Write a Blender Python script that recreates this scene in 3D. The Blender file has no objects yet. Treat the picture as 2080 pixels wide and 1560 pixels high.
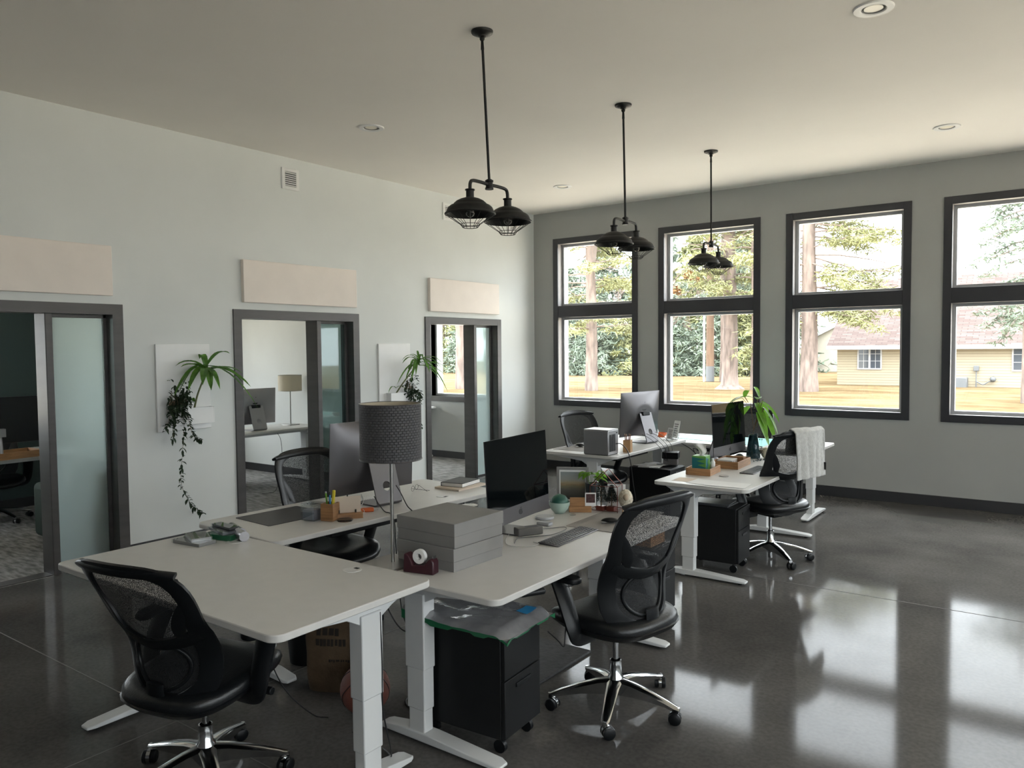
import bpy, bmesh, math, random
from math import sin, cos, pi, radians, sqrt, atan2
from mathutils import Vector, Matrix, noise
random.seed(7)
S = bpy.context.scene
COL = S.collection

# ---------------------------------------------------------------- camera, sky, light, exposure
F_PX, YAW, PITCH, ROLL = 1574.455, 0.6317458, -0.0466870, -0.0094580
EYE = Vector((6.441927, -9.372083, 1.75))
_f = Vector((-sin(YAW)*cos(PITCH), cos(YAW)*cos(PITCH), sin(PITCH)))
_r = Vector((cos(YAW), sin(YAW), 0)); _u = _r.cross(_f)
_r2 = _r*cos(ROLL)+_u*sin(ROLL); _u2 = _u*cos(ROLL)-_r*sin(ROLL)
cd = bpy.data.cameras.new('camera'); cam = bpy.data.objects.new('camera', cd); COL.objects.link(cam)
cd.sensor_fit = 'HORIZONTAL'; cd.sensor_width = 36.0; cd.lens = 36.0*F_PX/2080.0
cd.clip_start = 0.05; cd.clip_end = 400
cam.matrix_world = Matrix(((_r2.x,_u2.x,-_f.x,EYE.x),(_r2.y,_u2.y,-_f.y,EYE.y),(_r2.z,_u2.z,-_f.z,EYE.z),(0,0,0,1)))
S.camera = cam

SKY = 18.5
w = bpy.data.worlds.new('overcast'); S.world = w; w.use_nodes = True
nt = w.node_tree; nt.nodes.clear()
wo = nt.nodes.new('ShaderNodeOutputWorld'); wb = nt.nodes.new('ShaderNodeBackground')
tc = nt.nodes.new('ShaderNodeTexCoord'); sp = nt.nodes.new('ShaderNodeSeparateXYZ')
rp = nt.nodes.new('ShaderNodeValToRGB')
nt.links.new(tc.outputs['Generated'], sp.inputs[0]); nt.links.new(sp.outputs['Z'], rp.inputs[0])
rp.color_ramp.elements[0].position = 0.0; rp.color_ramp.elements[0].color = (0.34,0.35,0.36,1)
rp.color_ramp.elements[1].position = 0.9; rp.color_ramp.elements[1].color = (1.0,1.03,1.07,1)
nt.links.new(rp.outputs[0], wb.inputs[0]); wb.inputs[1].default_value = SKY
nt.links.new(wb.outputs[0], wo.inputs[0])
S.view_settings.view_transform = 'Standard'; S.view_settings.look = 'None'
S.view_settings.exposure = 0.1; S.view_settings.gamma = 1.0
try: S.view_settings.use_curve_mapping = False
except Exception: pass
cy = S.cycles
cy.use_denoising = True
cy.max_bounces = 14; cy.diffuse_bounces = 8; cy.glossy_bounces = 5; cy.transmission_bounces = 8; cy.transparent_max_bounces = 24
cy.blur_glossy = 0.3; cy.sample_clamp_indirect = 6.0

def portal(name, c, sx, sz, rot):
    l = bpy.data.lights.new(name, 'AREA'); l.shape = 'RECTANGLE'; l.size = sx; l.size_y = sz
    l.energy = 1.0; l.cycles.is_portal = True
    o = bpy.data.objects.new(name, l); o.location = c; o.rotation_euler = rot; COL.objects.link(o); return o

WIN_X = [0.34+1.6405*k for k in range(6)]            # outer left edge of each window
WIN_W, WIN_B, WIN_T = 1.335, 0.917, 3.292
for k, x in enumerate(WIN_X):
    portal('window_daylight', (x+WIN_W/2, 0.24, (WIN_B+WIN_T)/2), WIN_W-.1, WIN_T-WIN_B-.1, (radians(-90),0,0))
ADDED_RIGHT_Y = [-11.2+1.9*k for k in range(5)]           # windows added to the unseen right wall to brighten the room
ADDED_BACK_X = [8.4]                # window added to the unseen back wall for more light
for y in ADDED_RIGHT_Y: portal('window_daylight', (10.44, y+WIN_W/2, (WIN_B+WIN_T)/2), WIN_T-WIN_B-.1, WIN_W-.1, (0,radians(90),0))  # sampling portals of the added right wall windows
for x in ADDED_BACK_X: portal('window_daylight', (x+WIN_W/2, -11.84, (WIN_B+WIN_T)/2), WIN_W-.1, WIN_T-WIN_B-.1, (radians(90),0,0))  # sampling portal of the added back wall window
portal('window_daylight', (-1.43, 0.24, 1.75), 1.3, 1.6, (radians(-90),0,0))
portal('window_daylight', (-4.2, -3.9, 1.6), 1.4, 1.5, (0,radians(-90),0))
portal('window_daylight', (-4.2, -1.27, 1.6), 1.4, 1.5, (0,radians(-90),0))
portal('window_daylight', (-3.4, -7.1, 1.6), 1.5, 1.4, (0,radians(-90),0))

# ---------------------------------------------------------------- materials
MATS = {}
def _new(name):
    m = bpy.data.materials.new(name); m.use_nodes = True
    b = m.node_tree.nodes['Principled BSDF']; MATS[name] = m
    return m, m.node_tree, b
def rgb(c): return (c[0], c[1], c[2], 1.0)
def mat(name, col, rough=0.5, metal=0.0, var=0.0, vscale=6.0, bump=0.0, bscale=80.0, spec=0.5, coat=0.0, trans=0.0, alpha=1.0, stretch=None, sheen=0.0):
    if name in MATS: return MATS[name]
    m, t, b = _new(name)
    b.inputs['Base Color'].default_value = rgb(col); b.inputs['Roughness'].default_value = rough
    b.inputs['Metallic'].default_value = metal; b.inputs['Specular IOR Level'].default_value = spec
    b.inputs['Coat Weight'].default_value = coat; b.inputs['Transmission Weight'].default_value = trans
    b.inputs['Alpha'].default_value = alpha; b.inputs['Sheen Weight'].default_value = sheen
    L = t.links; N = t.nodes
    co = N.new('ShaderNodeTexCoord'); src = co.outputs['Object']
    if stretch:
        mp = N.new('ShaderNodeMapping'); mp.inputs['Scale'].default_value = stretch; L.new(src, mp.inputs[0]); src = mp.outputs[0]
    n = N.new('ShaderNodeTexNoise'); n.inputs['Scale'].default_value = vscale; n.inputs['Detail'].default_value = 5
    L.new(src, n.inputs['Vector'])
    r = N.new('ShaderNodeValToRGB'); v = max(var, 0.02)
    r.color_ramp.elements[0].position = .32; r.color_ramp.elements[1].position = .68
    r.color_ramp.elements[0].color = rgb([c*(1-v) for c in col]); r.color_ramp.elements[1].color = rgb([min(1,c*(1+v)) for c in col])
    L.new(n.outputs[0], r.inputs[0]); L.new(r.outputs[0], b.inputs['Base Color'])
    if bump:
        n2 = N.new('ShaderNodeTexNoise'); n2.inputs['Scale'].default_value = bscale; n2.inputs['Detail'].default_value = 3
        L.new(src, n2.inputs['Vector'])
        bp = N.new('ShaderNodeBump'); bp.inputs['Strength'].default_value = bump; bp.inputs['Distance'].default_value = 0.01
        L.new(n2.outputs[0], bp.inputs['Height']); L.new(bp.outputs[0], b.inputs['Normal'])
    return m

M_wall  = mat('wall_paint', (.66,.68,.665), .75, var=.03, vscale=1.5, bump=.04, bscale=160)
M_lowbounce = mat('low_bounce_back_wall', (.10,.10,.105), .8, var=.1)  # unseen back wall, made dark to cut bounce onto the window wall
M_wall2 = mat('darker_wall_grey', (.345,.355,.345), .75, var=.03, vscale=1.5, bump=.04, bscale=160)  # darker grey than the left wall
M_ceil  = mat('ceiling_paint', (.86,.83,.785), .85, var=.02, vscale=1.0, bump=.06, bscale=200)
M_trimd = mat('dark_brown_trim', (.060,.056,.054), .38, var=.12, vscale=3, stretch=(1,1,6))
M_trimw = mat('charcoal_window_trim', (.030,.032,.038), .38, var=.1, vscale=3)
M_base  = mat('charcoal_baseboard', (.032,.033,.036), .4)
M_white = mat('white_paint', (.78,.78,.77), .4)
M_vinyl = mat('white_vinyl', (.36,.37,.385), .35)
M_reveal= mat('window_reveal', (.25,.235,.23), .5)
M_panel = mat('acoustic_fabric', (.82,.75,.69), .95, var=.02, bump=.12, bscale=500, sheen=.2)
M_top   = mat('white_laminate', (.56,.55,.53), .36, var=.012, vscale=14)
M_topE  = mat('laminate_edge', (.62,.62,.61), .45)
M_steelw= mat('white_powder_coat', (.60,.61,.61), .42, var=.02, bump=.03, bscale=600)
M_black = mat('black_plastic', (.006,.007,.008), .38, spec=.3)
M_blackm= mat('matte_black', (.005,.0055,.006), .55, spec=.3)
M_leather=mat('black_leather', (.007,.008,.009), .32, var=.1, bump=.12, bscale=140)
M_chrome= mat('polished_aluminium', (.62,.63,.64), .14, metal=1.0)
M_alu   = mat('satin_aluminium', (.34,.335,.345), .34, metal=.9)
M_space = mat('space_grey_aluminium', (.13,.125,.13), .36, metal=.8)
M_screen= mat('black_screen_glass', (.0015,.0025,.003), .04, spec=.16)
M_iron  = mat('dark_iron', (.011,.011,.0105), .5, metal=.4, var=.2, vscale=30, bump=.05, bscale=220)
M_ironin= mat('dark_iron_inner', (.02,.02,.022), .4, metal=.3)
M_nick  = mat('brushed_nickel', (.42,.41,.39), .28, metal=1.0)
M_wood  = mat('bamboo_wood', (.30,.155,.065), .5, var=.25, vscale=9, stretch=(1,1,9), bump=.03)
M_woodl = mat('light_wood', (.42,.25,.12), .5, var=.2, vscale=9, stretch=(1,8,1))
M_greyc = mat('grey_card', (.205,.20,.195), .8, var=.05, bump=.05, bscale=300)
M_cable = mat('black_cable', (.010,.010,.011), .45)
M_cablew= mat('pale_cable', (.45,.44,.42), .45)
M_paper = mat('paper', (.74,.74,.73), .75)
M_paperw= mat('cream_paper', (.62,.53,.44), .8)
M_maroon= mat('maroon_plastic', (.045,.012,.018), .3)
M_green = mat('green_plastic_print', (.012,.12,.05), .4)
M_dkgreen=mat('dark_green_wax', (.012,.085,.06), .4)
M_leaf  = mat('glossy_leaf', (.10,.24,.035), .38, var=.35, vscale=14)
M_leafl = mat('bright_leaf', (.16,.36,.03), .4, var=.3, vscale=14)
M_leafd = mat('dark_small_leaf', (.035,.06,.03), .45, var=.3, vscale=20)
M_stem  = mat('plant_stem', (.13,.15,.06), .6, var=.2)
M_stemb = mat('brown_stem', (.15,.10,.055), .7, var=.2)
M_teal  = mat('teal_mat', (.22,.60,.53), .55)
M_dark  = mat('charcoal_desk_pad', (.022,.023,.026), .5, bump=.05, bscale=500)
M_grey  = mat('grey_desk_pad', (.25,.235,.22), .65)
M_felt  = mat('cream_wool', (.52,.47,.37), .95, var=.25, vscale=60, bump=.6, bscale=120)
M_towel = mat('grey_terry_towel', (.52,.52,.50), .95, var=.12, vscale=40, bump=.7, bscale=160, sheen=.4)
M_ball  = mat('orange_basketball', (.20,.058,.038), .6, var=.1, bump=.5, bscale=420)
M_sack  = mat('brown_sack', (.115,.075,.042), .85, var=.2, vscale=12, bump=.3, bscale=60)
M_ink   = mat('printed_ink', (.03,.022,.016), .8)
M_clear = mat('clear_acrylic', (.92,.95,.95), .05, trans=1.0)
M_silverbag = mat('silver_mailer_film', (.42,.42,.43), .22, metal=.6, var=.2, vscale=9, bump=.5, bscale=14)
M_orange= mat('orange_plastic', (.55,.11,.02), .45)
M_yellow= mat('yellow_plastic', (.62,.50,.03), .45)
M_red   = mat('red_plastic', (.42,.05,.03), .45)
M_blue  = mat('blue_tape', (.02,.20,.42), .45)
M_glassg= mat('dark_glass', (.02,.07,.09), .06, trans=.6)
M_mint  = mat('pale_mint_ceramic', (.34,.45,.40), .3)
M_copper= mat('copper_wire', (.16,.05,.035), .35, metal=.9)
M_shadein=mat('lamp_shade_lining', (.45,.40,.30), .8)
M_cream = mat('cream_shade', (.60,.54,.42), .8)
M_lens  = mat('frosted_lens', (.85,.80,.68), .35)
M_carpet= mat('grey_carpet', (.21,.205,.20), .95, var=.55, vscale=7, stretch=(1,4,1), bump=.5, bscale=260)
M_accent= mat('dark_teal_paint', (.030,.052,.052), .7)
M_bounce  = mat('added_bounce_ground', (.66,.56,.43), .9, var=.08, vscale=2)  # pale warm ground, out of view, added to bounce daylight indoors
M_bark  = mat('pine_bark', (.165,.125,.105), .95, var=.45, vscale=5, stretch=(1,1,.25), bump=.7, bscale=9)
M_barkd = mat('twig_bark', (.18,.135,.11), .95, var=.3, vscale=4)
M_spr1  = mat('blue_green_needles', (.15,.185,.135), .9, var=.4, vscale=1.5)
M_spr2  = mat('olive_needles', (.23,.235,.105), .9, var=.4, vscale=1.5)
M_dryleaf=mat('dry_orange_leaves', (.22,.11,.04), .9, var=.3, vscale=5)
M_pole  = mat('utility_pole_wood', (.16,.10,.065), .9, var=.3, vscale=4, stretch=(1,1,.1))
M_siding= mat('cream_siding', (.36,.33,.27), .7)
M_soffit= mat('white_fascia', (.40,.40,.40), .6)
M_hwin  = mat('house_window_glass', (.05,.06,.075), .1)
M_metalg= mat('grey_utility_metal', (.12,.125,.13), .5)
M_sign  = mat('ink_black', (.006,.006,.007), .5)

def leaf_glow(m):
    # thin leaves let some light through
    t=m.node_tree; N,L=t.nodes,t.links; b=N['Principled BSDF']; src=b.inputs['Base Color'].links[0].from_socket
    tl=N.new('ShaderNodeBsdfTranslucent'); L.new(src,tl.inputs[0]); mx=N.new('ShaderNodeMixShader'); mx.inputs[0].default_value=.4
    L.new(b.outputs[0],mx.inputs[1]); L.new(tl.outputs[0],mx.inputs[2]); L.new(mx.outputs[0],N['Material Output'].inputs[0]); return m
for m_ in (M_leaf,M_leafl,M_leafd): leaf_glow(m_)
def mesh_fabric(name, col, hole, scale):
    m, t, b = _new(name)
    b.inputs['Base Color'].default_value = rgb(col); b.inputs['Roughness'].default_value = .8
    N, L = t.nodes, t.links
    co = N.new('ShaderNodeTexCoord'); ck = N.new('ShaderNodeTexVoronoi'); ck.inputs['Scale'].default_value = scale
    L.new(co.outputs['Object'], ck.inputs['Vector'])
    mt = N.new('ShaderNodeMath'); mt.operation = 'LESS_THAN'; mt.inputs[1].default_value = hole
    L.new(ck.outputs['Distance'], mt.inputs[0])
    tr = N.new('ShaderNodeBsdfTransparent'); mx = N.new('ShaderNodeMixShader')
    L.new(mt.outputs[0], mx.inputs[0]); L.new(b.outputs[0], mx.inputs[1]); L.new(tr.outputs[0], mx.inputs[2])
    L.new(mx.outputs[0], N['Material Output'].inputs[0]); return m
M_mesh = mesh_fabric('woven_chair_mesh', (.008,.009,.010), .40, 520)

def thin_glass(name, tint, rough=0.0, refl=1.0, frost=0.0):
    m, t, b = _new(name); N, L = t.nodes, t.links; N.remove(b)
    fr = N.new('ShaderNodeLayerWeight'); fr.inputs[0].default_value = .5
    pw = N.new('ShaderNodeMath'); pw.operation = 'POWER'; pw.inputs[1].default_value = 5; L.new(fr.outputs['Facing'], pw.inputs[0])
    ml = N.new('ShaderNodeMath'); ml.operation = 'MULTIPLY_ADD'; ml.inputs[1].default_value = .9; ml.inputs[2].default_value = .045*refl; ml.use_clamp = True; L.new(pw.outputs[0], ml.inputs[0])
    gl = N.new('ShaderNodeBsdfGlossy'); gl.inputs['Roughness'].default_value = rough
    mx = N.new('ShaderNodeMixShader')
    L.new(ml.outputs[0], mx.inputs[0])
    tr = N.new('ShaderNodeBsdfTransparent'); tr.inputs[0].default_value = rgb(tint)
    if frost:
        tl = N.new('ShaderNodeBsdfTranslucent'); tl.inputs[0].default_value = rgb(tint)
        rf = N.new('ShaderNodeBsdfRefraction'); rf.inputs['Roughness'].default_value = .33; rf.inputs['IOR'].default_value = 1.02; rf.inputs[0].default_value = rgb(tint)
        df = N.new('ShaderNodeBsdfDiffuse'); df.inputs[0].default_value = rgb([c*.5 for c in tint])
        m1 = N.new('ShaderNodeMixShader'); m1.inputs[0].default_value = .72
        L.new(tl.outputs[0], m1.inputs[1]); L.new(rf.outputs[0], m1.inputs[2])
        m2 = N.new('ShaderNodeMixShader'); m2.inputs[0].default_value = .10
        L.new(m1.outputs[0], m2.inputs[1]); L.new(df.outputs[0], m2.inputs[2])
        L.new(m2.outputs[0], mx.inputs[1])
    else:
        L.new(tr.outputs[0], mx.inputs[1])
    L.new(gl.outputs[0], mx.inputs[2]); L.new(mx.outputs[0], N['Material Output'].inputs[0]); return m
M_pane  = thin_glass('window_glass', (.95,.97,.97), refl=.9)
M_frost = thin_glass('frosted_glass', (.86,.95,.95), frost=1, refl=1.6, rough=.02)
M_tint = thin_glass('tinted_glass', (.55,.66,.66), refl=1.3, rough=.03)
M_clr2  = thin_glass('clear_plastic_sheet', (.93,.95,.95), refl=2.2)
M_bulb  = thin_glass('bulb_glass', (.97,.97,.95), refl=1.6)

def floor_material():
    m, t, b = _new('polished_concrete'); N, L = t.nodes, t.links
    co = N.new('ShaderNodeTexCoord')
    n1 = N.new('ShaderNodeTexNoise'); n1.inputs['Scale'].default_value = .9; n1.inputs['Detail'].default_value = 4; n1.inputs['Roughness'].default_value = .55
    n2 = N.new('ShaderNodeTexNoise'); n2.inputs['Scale'].default_value = 46; n2.inputs['Detail'].default_value = 3
    for n in (n1,n2): L.new(co.outputs['Object'], n.inputs['Vector'])
    r = N.new('ShaderNodeValToRGB'); e = r.color_ramp.elements
    e[0].position=.32; e[0].color=(.062,.060,.057,1); e[1].position=.70; e[1].color=(.125,.12,.113,1)
    L.new(n1.outputs[0], r.inputs[0])
    r2 = N.new('ShaderNodeValToRGB'); r2.color_ramp.elements[0].position=.35; r2.color_ramp.elements[0].color=(.86,.86,.86,1)
    r2.color_ramp.elements[1].position=.62; r2.color_ramp.elements[1].color=(1.06,1.06,1.06,1); L.new(n2.outputs[0], r2.inputs[0])
    mu = N.new('ShaderNodeMixRGB'); mu.blend_type='MULTIPLY'; mu.inputs[0].default_value=1; L.new(r.outputs[0],mu.inputs[1]); L.new(r2.outputs[0],mu.inputs[2])
    L.new(mu.outputs[0], b.inputs['Base Color'])
    b.inputs['Roughness'].default_value = .085
    b.inputs['Specular IOR Level'].default_value = .2
    b.inputs['IOR'].default_value = 1.13
    n3 = N.new('ShaderNodeTexNoise'); n3.inputs['Scale'].default_value = 1.7; n3.inputs['Detail'].default_value = 5; n3.inputs['Roughness'].default_value = .6
    L.new(co.outputs['Object'], n3.inputs['Vector'])
    sr = N.new('ShaderNodeMapRange'); sr.inputs['From Min'].default_value=.2; sr.inputs['From Max'].default_value=.8
    sr.inputs['To Min'].default_value=.35; sr.inputs['To Max'].default_value=.75; L.new(n3.outputs[0], sr.inputs[0]); L.new(sr.outputs[0], b.inputs['Specular IOR Level'])
    return m
M_floor = floor_material()
M_joint = mat('floor_joint_filler', (.115,.108,.098), .6)

def lawn_material():
    m, t, b = _new('dormant_lawn'); N, L = t.nodes, t.links
    co = N.new('ShaderNodeTexCoord'); n1 = N.new('ShaderNodeTexNoise'); n1.inputs['Scale'].default_value=.9; n1.inputs['Detail'].default_value=9; n1.inputs['Roughness'].default_value=.75
    L.new(co.outputs['Object'], n1.inputs['Vector'])
    r = N.new('ShaderNodeValToRGB'); e = r.color_ramp.elements
    e[0].position=.40; e[0].color=(.088,.060,.032,1); e[1].position=.60; e[1].color=(.150,.112,.064,1)
    n2 = N.new('ShaderNodeTexNoise'); n2.inputs['Scale'].default_value=.5; n2.inputs['Detail'].default_value=6; mp=N.new('ShaderNodeMapping'); mp.inputs['Scale'].default_value=(.6,1.6,1)
    L.new(co.outputs['Object'], mp.inputs[0]); L.new(mp.outputs[0], n2.inputs['Vector'])
    av=N.new('ShaderNodeMath'); av.operation='MULTIPLY_ADD'; av.inputs[1].default_value=.55; L.new(n2.outputs[0],av.inputs[0])
    hv=N.new('ShaderNodeMath'); hv.operation='MULTIPLY'; hv.inputs[1].default_value=.45; L.new(n1.outputs[0],hv.inputs[0]); L.new(hv.outputs[0],av.inputs[2])
    L.new(av.outputs[0], r.inputs[0]); L.new(r.outputs[0], b.inputs['Base Color']); b.inputs['Roughness'].default_value=1; b.inputs['Specular IOR Level'].default_value=0
    return m
M_lawn = lawn_material()

def brick_mat(name, c1, c2, mortar, scale, bw, rh, rough=.9, msize=.02):
    m, t, b = _new(name); N, L = t.nodes, t.links
    co = N.new('ShaderNodeTexCoord'); br = N.new('ShaderNodeTexBrick')
    L.new(co.outputs['UV'], br.inputs['Vector'])
    br.inputs['Color1'].default_value=rgb(c1); br.inputs['Color2'].default_value=rgb(c2); br.inputs['Mortar'].default_value=rgb(mortar)
    br.inputs['Scale'].default_value=scale; br.inputs['Brick Width'].default_value=bw; br.inputs['Row Height'].default_value=rh; br.inputs['Mortar Size'].default_value=msize
    br.offset_frequency=2; br.squash=1
    L.new(br.outputs[0], b.inputs['Base Color']); b.inputs['Roughness'].default_value=rough; b.inputs['Specular IOR Level'].default_value=.2
    return m
M_shing = brick_mat('asphalt_shingles', (.068,.047,.041), (.115,.085,.076), (.055,.040,.035), 1.0, .55, .16)
M_lap   = brick_mat('lap_siding', (.33,.285,.205), (.34,.295,.215), (.20,.17,.12), 1.0, 60, .14, .7, .012)

def shade_material():
    m, t, b = _new('quilted_grey_shade'); N, L = t.nodes, t.links
    b.inputs['Base Color'].default_value=(.060,.058,.060,1); b.inputs['Roughness'].default_value=.65
    co = N.new('ShaderNodeTexCoord'); mp = N.new('ShaderNodeMapping'); L.new(co.outputs['UV'], mp.inputs[0])
    mp.inputs['Scale'].default_value=(46,22,1); br = N.new('ShaderNodeTexBrick'); L.new(mp.outputs[0], br.inputs['Vector'])
    br.inputs['Scale'].default_value=1; br.inputs['Brick Width'].default_value=1; br.inputs['Row Height'].default_value=1; br.inputs['Mortar Size'].default_value=.12; br.inputs['Mortar Smooth'].default_value=1
    bp = N.new('ShaderNodeBump'); bp.inputs['Strength'].default_value=.8; bp.inputs['Distance'].default_value=.01; bp.invert=True
    L.new(br.outputs['Fac'], bp.inputs['Height']); L.new(bp.outputs[0], b.inputs['Normal'])
    return m
M_shade = shade_material()

def picture_material():
    m, t, b = _new('landscape_print'); N, L = t.nodes, t.links
    co = N.new('ShaderNodeTexCoord'); s = N.new('ShaderNodeSeparateXYZ'); L.new(co.outputs['UV'], s.inputs[0])
    n = N.new('ShaderNodeTexNoise'); n.inputs['Scale'].default_value=3; mp=N.new('ShaderNodeMapping'); mp.inputs['Scale'].default_value=(1,5,1)
    L.new(co.outputs['UV'], mp.inputs[0]); L.new(mp.outputs[0], n.inputs['Vector'])
    a = N.new('ShaderNodeMath'); a.operation='MULTIPLY_ADD'; a.inputs[1].default_value=.16; L.new(n.outputs[0], a.inputs[0]); L.new(s.outputs['Y'], a.inputs[2])
    r = N.new('ShaderNodeValToRGB'); L.new(a.outputs[0], r.inputs[0]); cr=r.color_ramp
    cr.elements[0].position=.08; cr.elements[0].color=(.035,.036,.032,1); cr.elements[1].position=1; cr.elements[1].color=(.22,.25,.25,1)
    for p,c in ((.42,(.09,.09,.075)),(.55,(.16,.14,.085)),(.62,(.24,.17,.09)),(.70,(.30,.26,.17)),(.80,(.26,.27,.25))):
        el=cr.elements.new(p); el.color=rgb(c)
    L.new(r.outputs[0], b.inputs['Base Color']); b.inputs['Roughness'].default_value=.4
    return m
M_pict = picture_material()

# ---------------------------------------------------------------- mesh builder
class MB:
    def __init__(s): s.v=[]; s.f=[]; s.uv={}
    def add(s, vs, fs, uvs=None):
        o=len(s.v); s.v += [tuple(v) for v in vs]
        for k,f in enumerate(fs):
            if uvs: s.uv[len(s.f)] = uvs[k]
            s.f.append(tuple(i+o for i in f))
        return s
    def box(s, c, d, rot=None):
        hx,hy,hz=d[0]/2,d[1]/2,d[2]/2; c=Vector(c)
        P=[Vector((x,y,z)) for x in(-hx,hx) for y in(-hy,hy) for z in(-hz,hz)]
        if rot is not None:
            R=rot if isinstance(rot,Matrix) else Matrix.Rotation(rot,3,'Z')
            P=[R@p for p in P]
        return s.add([p+c for p in P], [(0,1,3,2),(4,6,7,5),(0,4,5,1),(2,3,7,6),(0,2,6,4),(1,5,7,3)])
    def b2(s, lo, hi):
        return s.box([(a+b)/2 for a,b in zip(lo,hi)], [abs(b-a) for a,b in zip(lo,hi)])
    def tube(s, pts, r, n=8, cap=True, flat=None):
        pts=[Vector(p) for p in pts]; R=r if hasattr(r,'__len__') else [r]*len(pts)
        vs=[]; fs=[]; up=None
        for i,p in enumerate(pts):
            t=((pts[min(i+1,len(pts)-1)]-pts[max(i-1,0)])).normalized()
            if up is None:
                up=Vector((0,0,1)) if abs(t.z)<.9 else Vector((1,0,0))
            sd=t.cross(up)
            if sd.length<1e-5: sd=t.cross(Vector((0,1,0)))
            sd.normalize(); up=sd.cross(t).normalized()
            fx,fy=(1,1) if flat is None else flat
            for k in range(n):
                a=2*pi*k/n; vs.append(p+sd*cos(a)*R[i]*fx+up*sin(a)*R[i]*fy)
        for i in range(len(pts)-1):
            for k in range(n):
                k2=(k+1)%n; fs.append((i*n+k,i*n+k2,(i+1)*n+k2,(i+1)*n+k))
        if cap: fs.append(tuple(range(n-1,-1,-1))); fs.append(tuple(range((len(pts)-1)*n,len(pts)*n)))
        return s.add(vs,fs)
    def cyl(s, p, r, h, n=24, r2=None):
        p=Vector(p); return s.tube([p,p+Vector((0,0,h))],[r,r if r2 is None else r2],n)
    def loop(s, pts, r, n=8, flat=None, ups=None):
        pts=[Vector(p) for p in pts]; m=len(pts); vs=[]; fs=[]; fx,fy=flat or (1,1)
        for i,p in enumerate(pts):
            t=(pts[(i+1)%m]-pts[i-1]).normalized(); up=ups[i] if ups else Vector((0,0,1))
            sd=t.cross(up).normalized(); u2=sd.cross(t)
            for k in range(n):
                a=2*pi*k/n; vs.append(p+sd*cos(a)*r*fx+u2*sin(a)*r*fy)
        for i in range(m):
            j=(i+1)%m
            for k in range(n):
                k2=(k+1)%n; fs.append((i*n+k,i*n+k2,j*n+k2,j*n+k))
        return s.add(vs,fs)
    def lathe(s, prof, c=(0,0,0), n=32):
        c=Vector(c); vs=[]; fs=[]; uvs=[]
        for (r,z) in prof:
            for k in range(n): vs.append(c+Vector((r*cos(2*pi*k/n),r*sin(2*pi*k/n),z)))
        m=len(prof)
        for i in range(m-1):
            for k in range(n):
                k2=(k+1)%n; fs.append((i*n+k,i*n+k2,(i+1)*n+k2,(i+1)*n+k))
                uvs.append([(k/n,i/(m-1)),((k+1)/n,i/(m-1)),((k+1)/n,(i+1)/(m-1)),(k/n,(i+1)/(m-1))])
        return s.add(vs,fs,uvs)
    def prism(s, poly, z0, z1, M=None):
        n=len(poly); vs=[Vector((x,y,z0)) for x,y in poly]+[Vector((x,y,z1)) for x,y in poly]
        if M is not None: vs=[M@v for v in vs]
        fs=[tuple(range(n-1,-1,-1)),tuple(range(n,2*n))]+[(i,(i+1)%n,n+(i+1)%n,n+i) for i in range(n)]
        return s.add(vs,fs)
    def quad(s,a,b,c,d,uv=None): return s.add([a,b,c,d],[(0,1,2,3)],[uv] if uv else None)
    def grid(s, fn, nu, nv, closeu=False):
        vs=[fn(i/nu,j/nv) for j in range(nv+1) for i in range(nu+1)]; fs=[];uvs=[]
        for j in range(nv):
            for i in range(nu):
                a=j*(nu+1)+i; fs.append((a,a+1,a+nu+2,a+nu+1))
                uvs.append([(i/nu,j/nv),((i+1)/nu,j/nv),((i+1)/nu,(j+1)/nv),(i/nu,(j+1)/nv)])
        return s.add(vs,fs,uvs)
    def ball(s, c, r, nu=20, nv=12, sc=(1,1,1), fn=None):
        c=Vector(c)
        def g(u,v):
            th=2*pi*u; ph=pi*(v-.5); d=Vector((cos(ph)*cos(th),cos(ph)*sin(th),sin(ph)))
            k=r*(fn(d) if fn else 1); return c+Vector((d.x*sc[0],d.y*sc[1],d.z*sc[2]))*k
        return s.grid(g,nu,nv)
    def blade(s, pts, wid, up=Vector((0,0,1)), fold=.0):
        pts=[Vector(p) for p in pts]; n=len(pts); vs=[]
        for i,p in enumerate(pts):
            t=(pts[min(i+1,n-1)]-pts[max(i-1,0)]).normalized(); sd=t.cross(up)
            if sd.length<1e-4: sd=Vector((1,0,0))
            sd.normalize(); nn=sd.cross(t); w_=wid[i] if hasattr(wid,'__len__') else wid*sin(pi*(i+.35)/(n+.0))
            w_=max(w_,.0004); vs += [p-sd*w_/2+nn*fold*w_, p, p+sd*w_/2+nn*fold*w_]
        fs=[]
        for i in range(n-1):
            a=i*3; fs += [(a,a+1,a+4,a+3),(a+1,a+2,a+5,a+4)]
        return s.add(vs,fs)
    def build(s, name, m, parent=None, smooth=False, bevel=0, seg=2, solid=0, sub=0, angle=35, loc=None):
        me=bpy.data.meshes.new(name); me.from_pydata(s.v,[],s.f); me.update()
        if s.uv:
            ul=me.uv_layers.new(name='UVMap')
            for fi,uv in s.uv.items():
                for k,li in enumerate(me.polygons[fi].loop_indices): ul.data[li].uv=uv[k]
        bm=bmesh.new(); bm.from_mesh(me)
        bmesh.ops.remove_doubles(bm,verts=bm.verts,dist=1e-5)
        bmesh.ops.recalc_face_normals(bm,faces=bm.faces)
        bm.to_mesh(me); bm.free()
        if smooth:
            for p in me.polygons: p.use_smooth=True
            me.set_sharp_from_angle(angle=radians(angle))
        o=bpy.data.objects.new(name,me); COL.objects.link(o); me.materials.append(m)
        if parent is not None: o.parent=parent
        if loc is not None: o.location=loc
        if solid:
            q=o.modifiers.new('thickness','SOLIDIFY'); q.thickness=solid; q.offset=0
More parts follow.
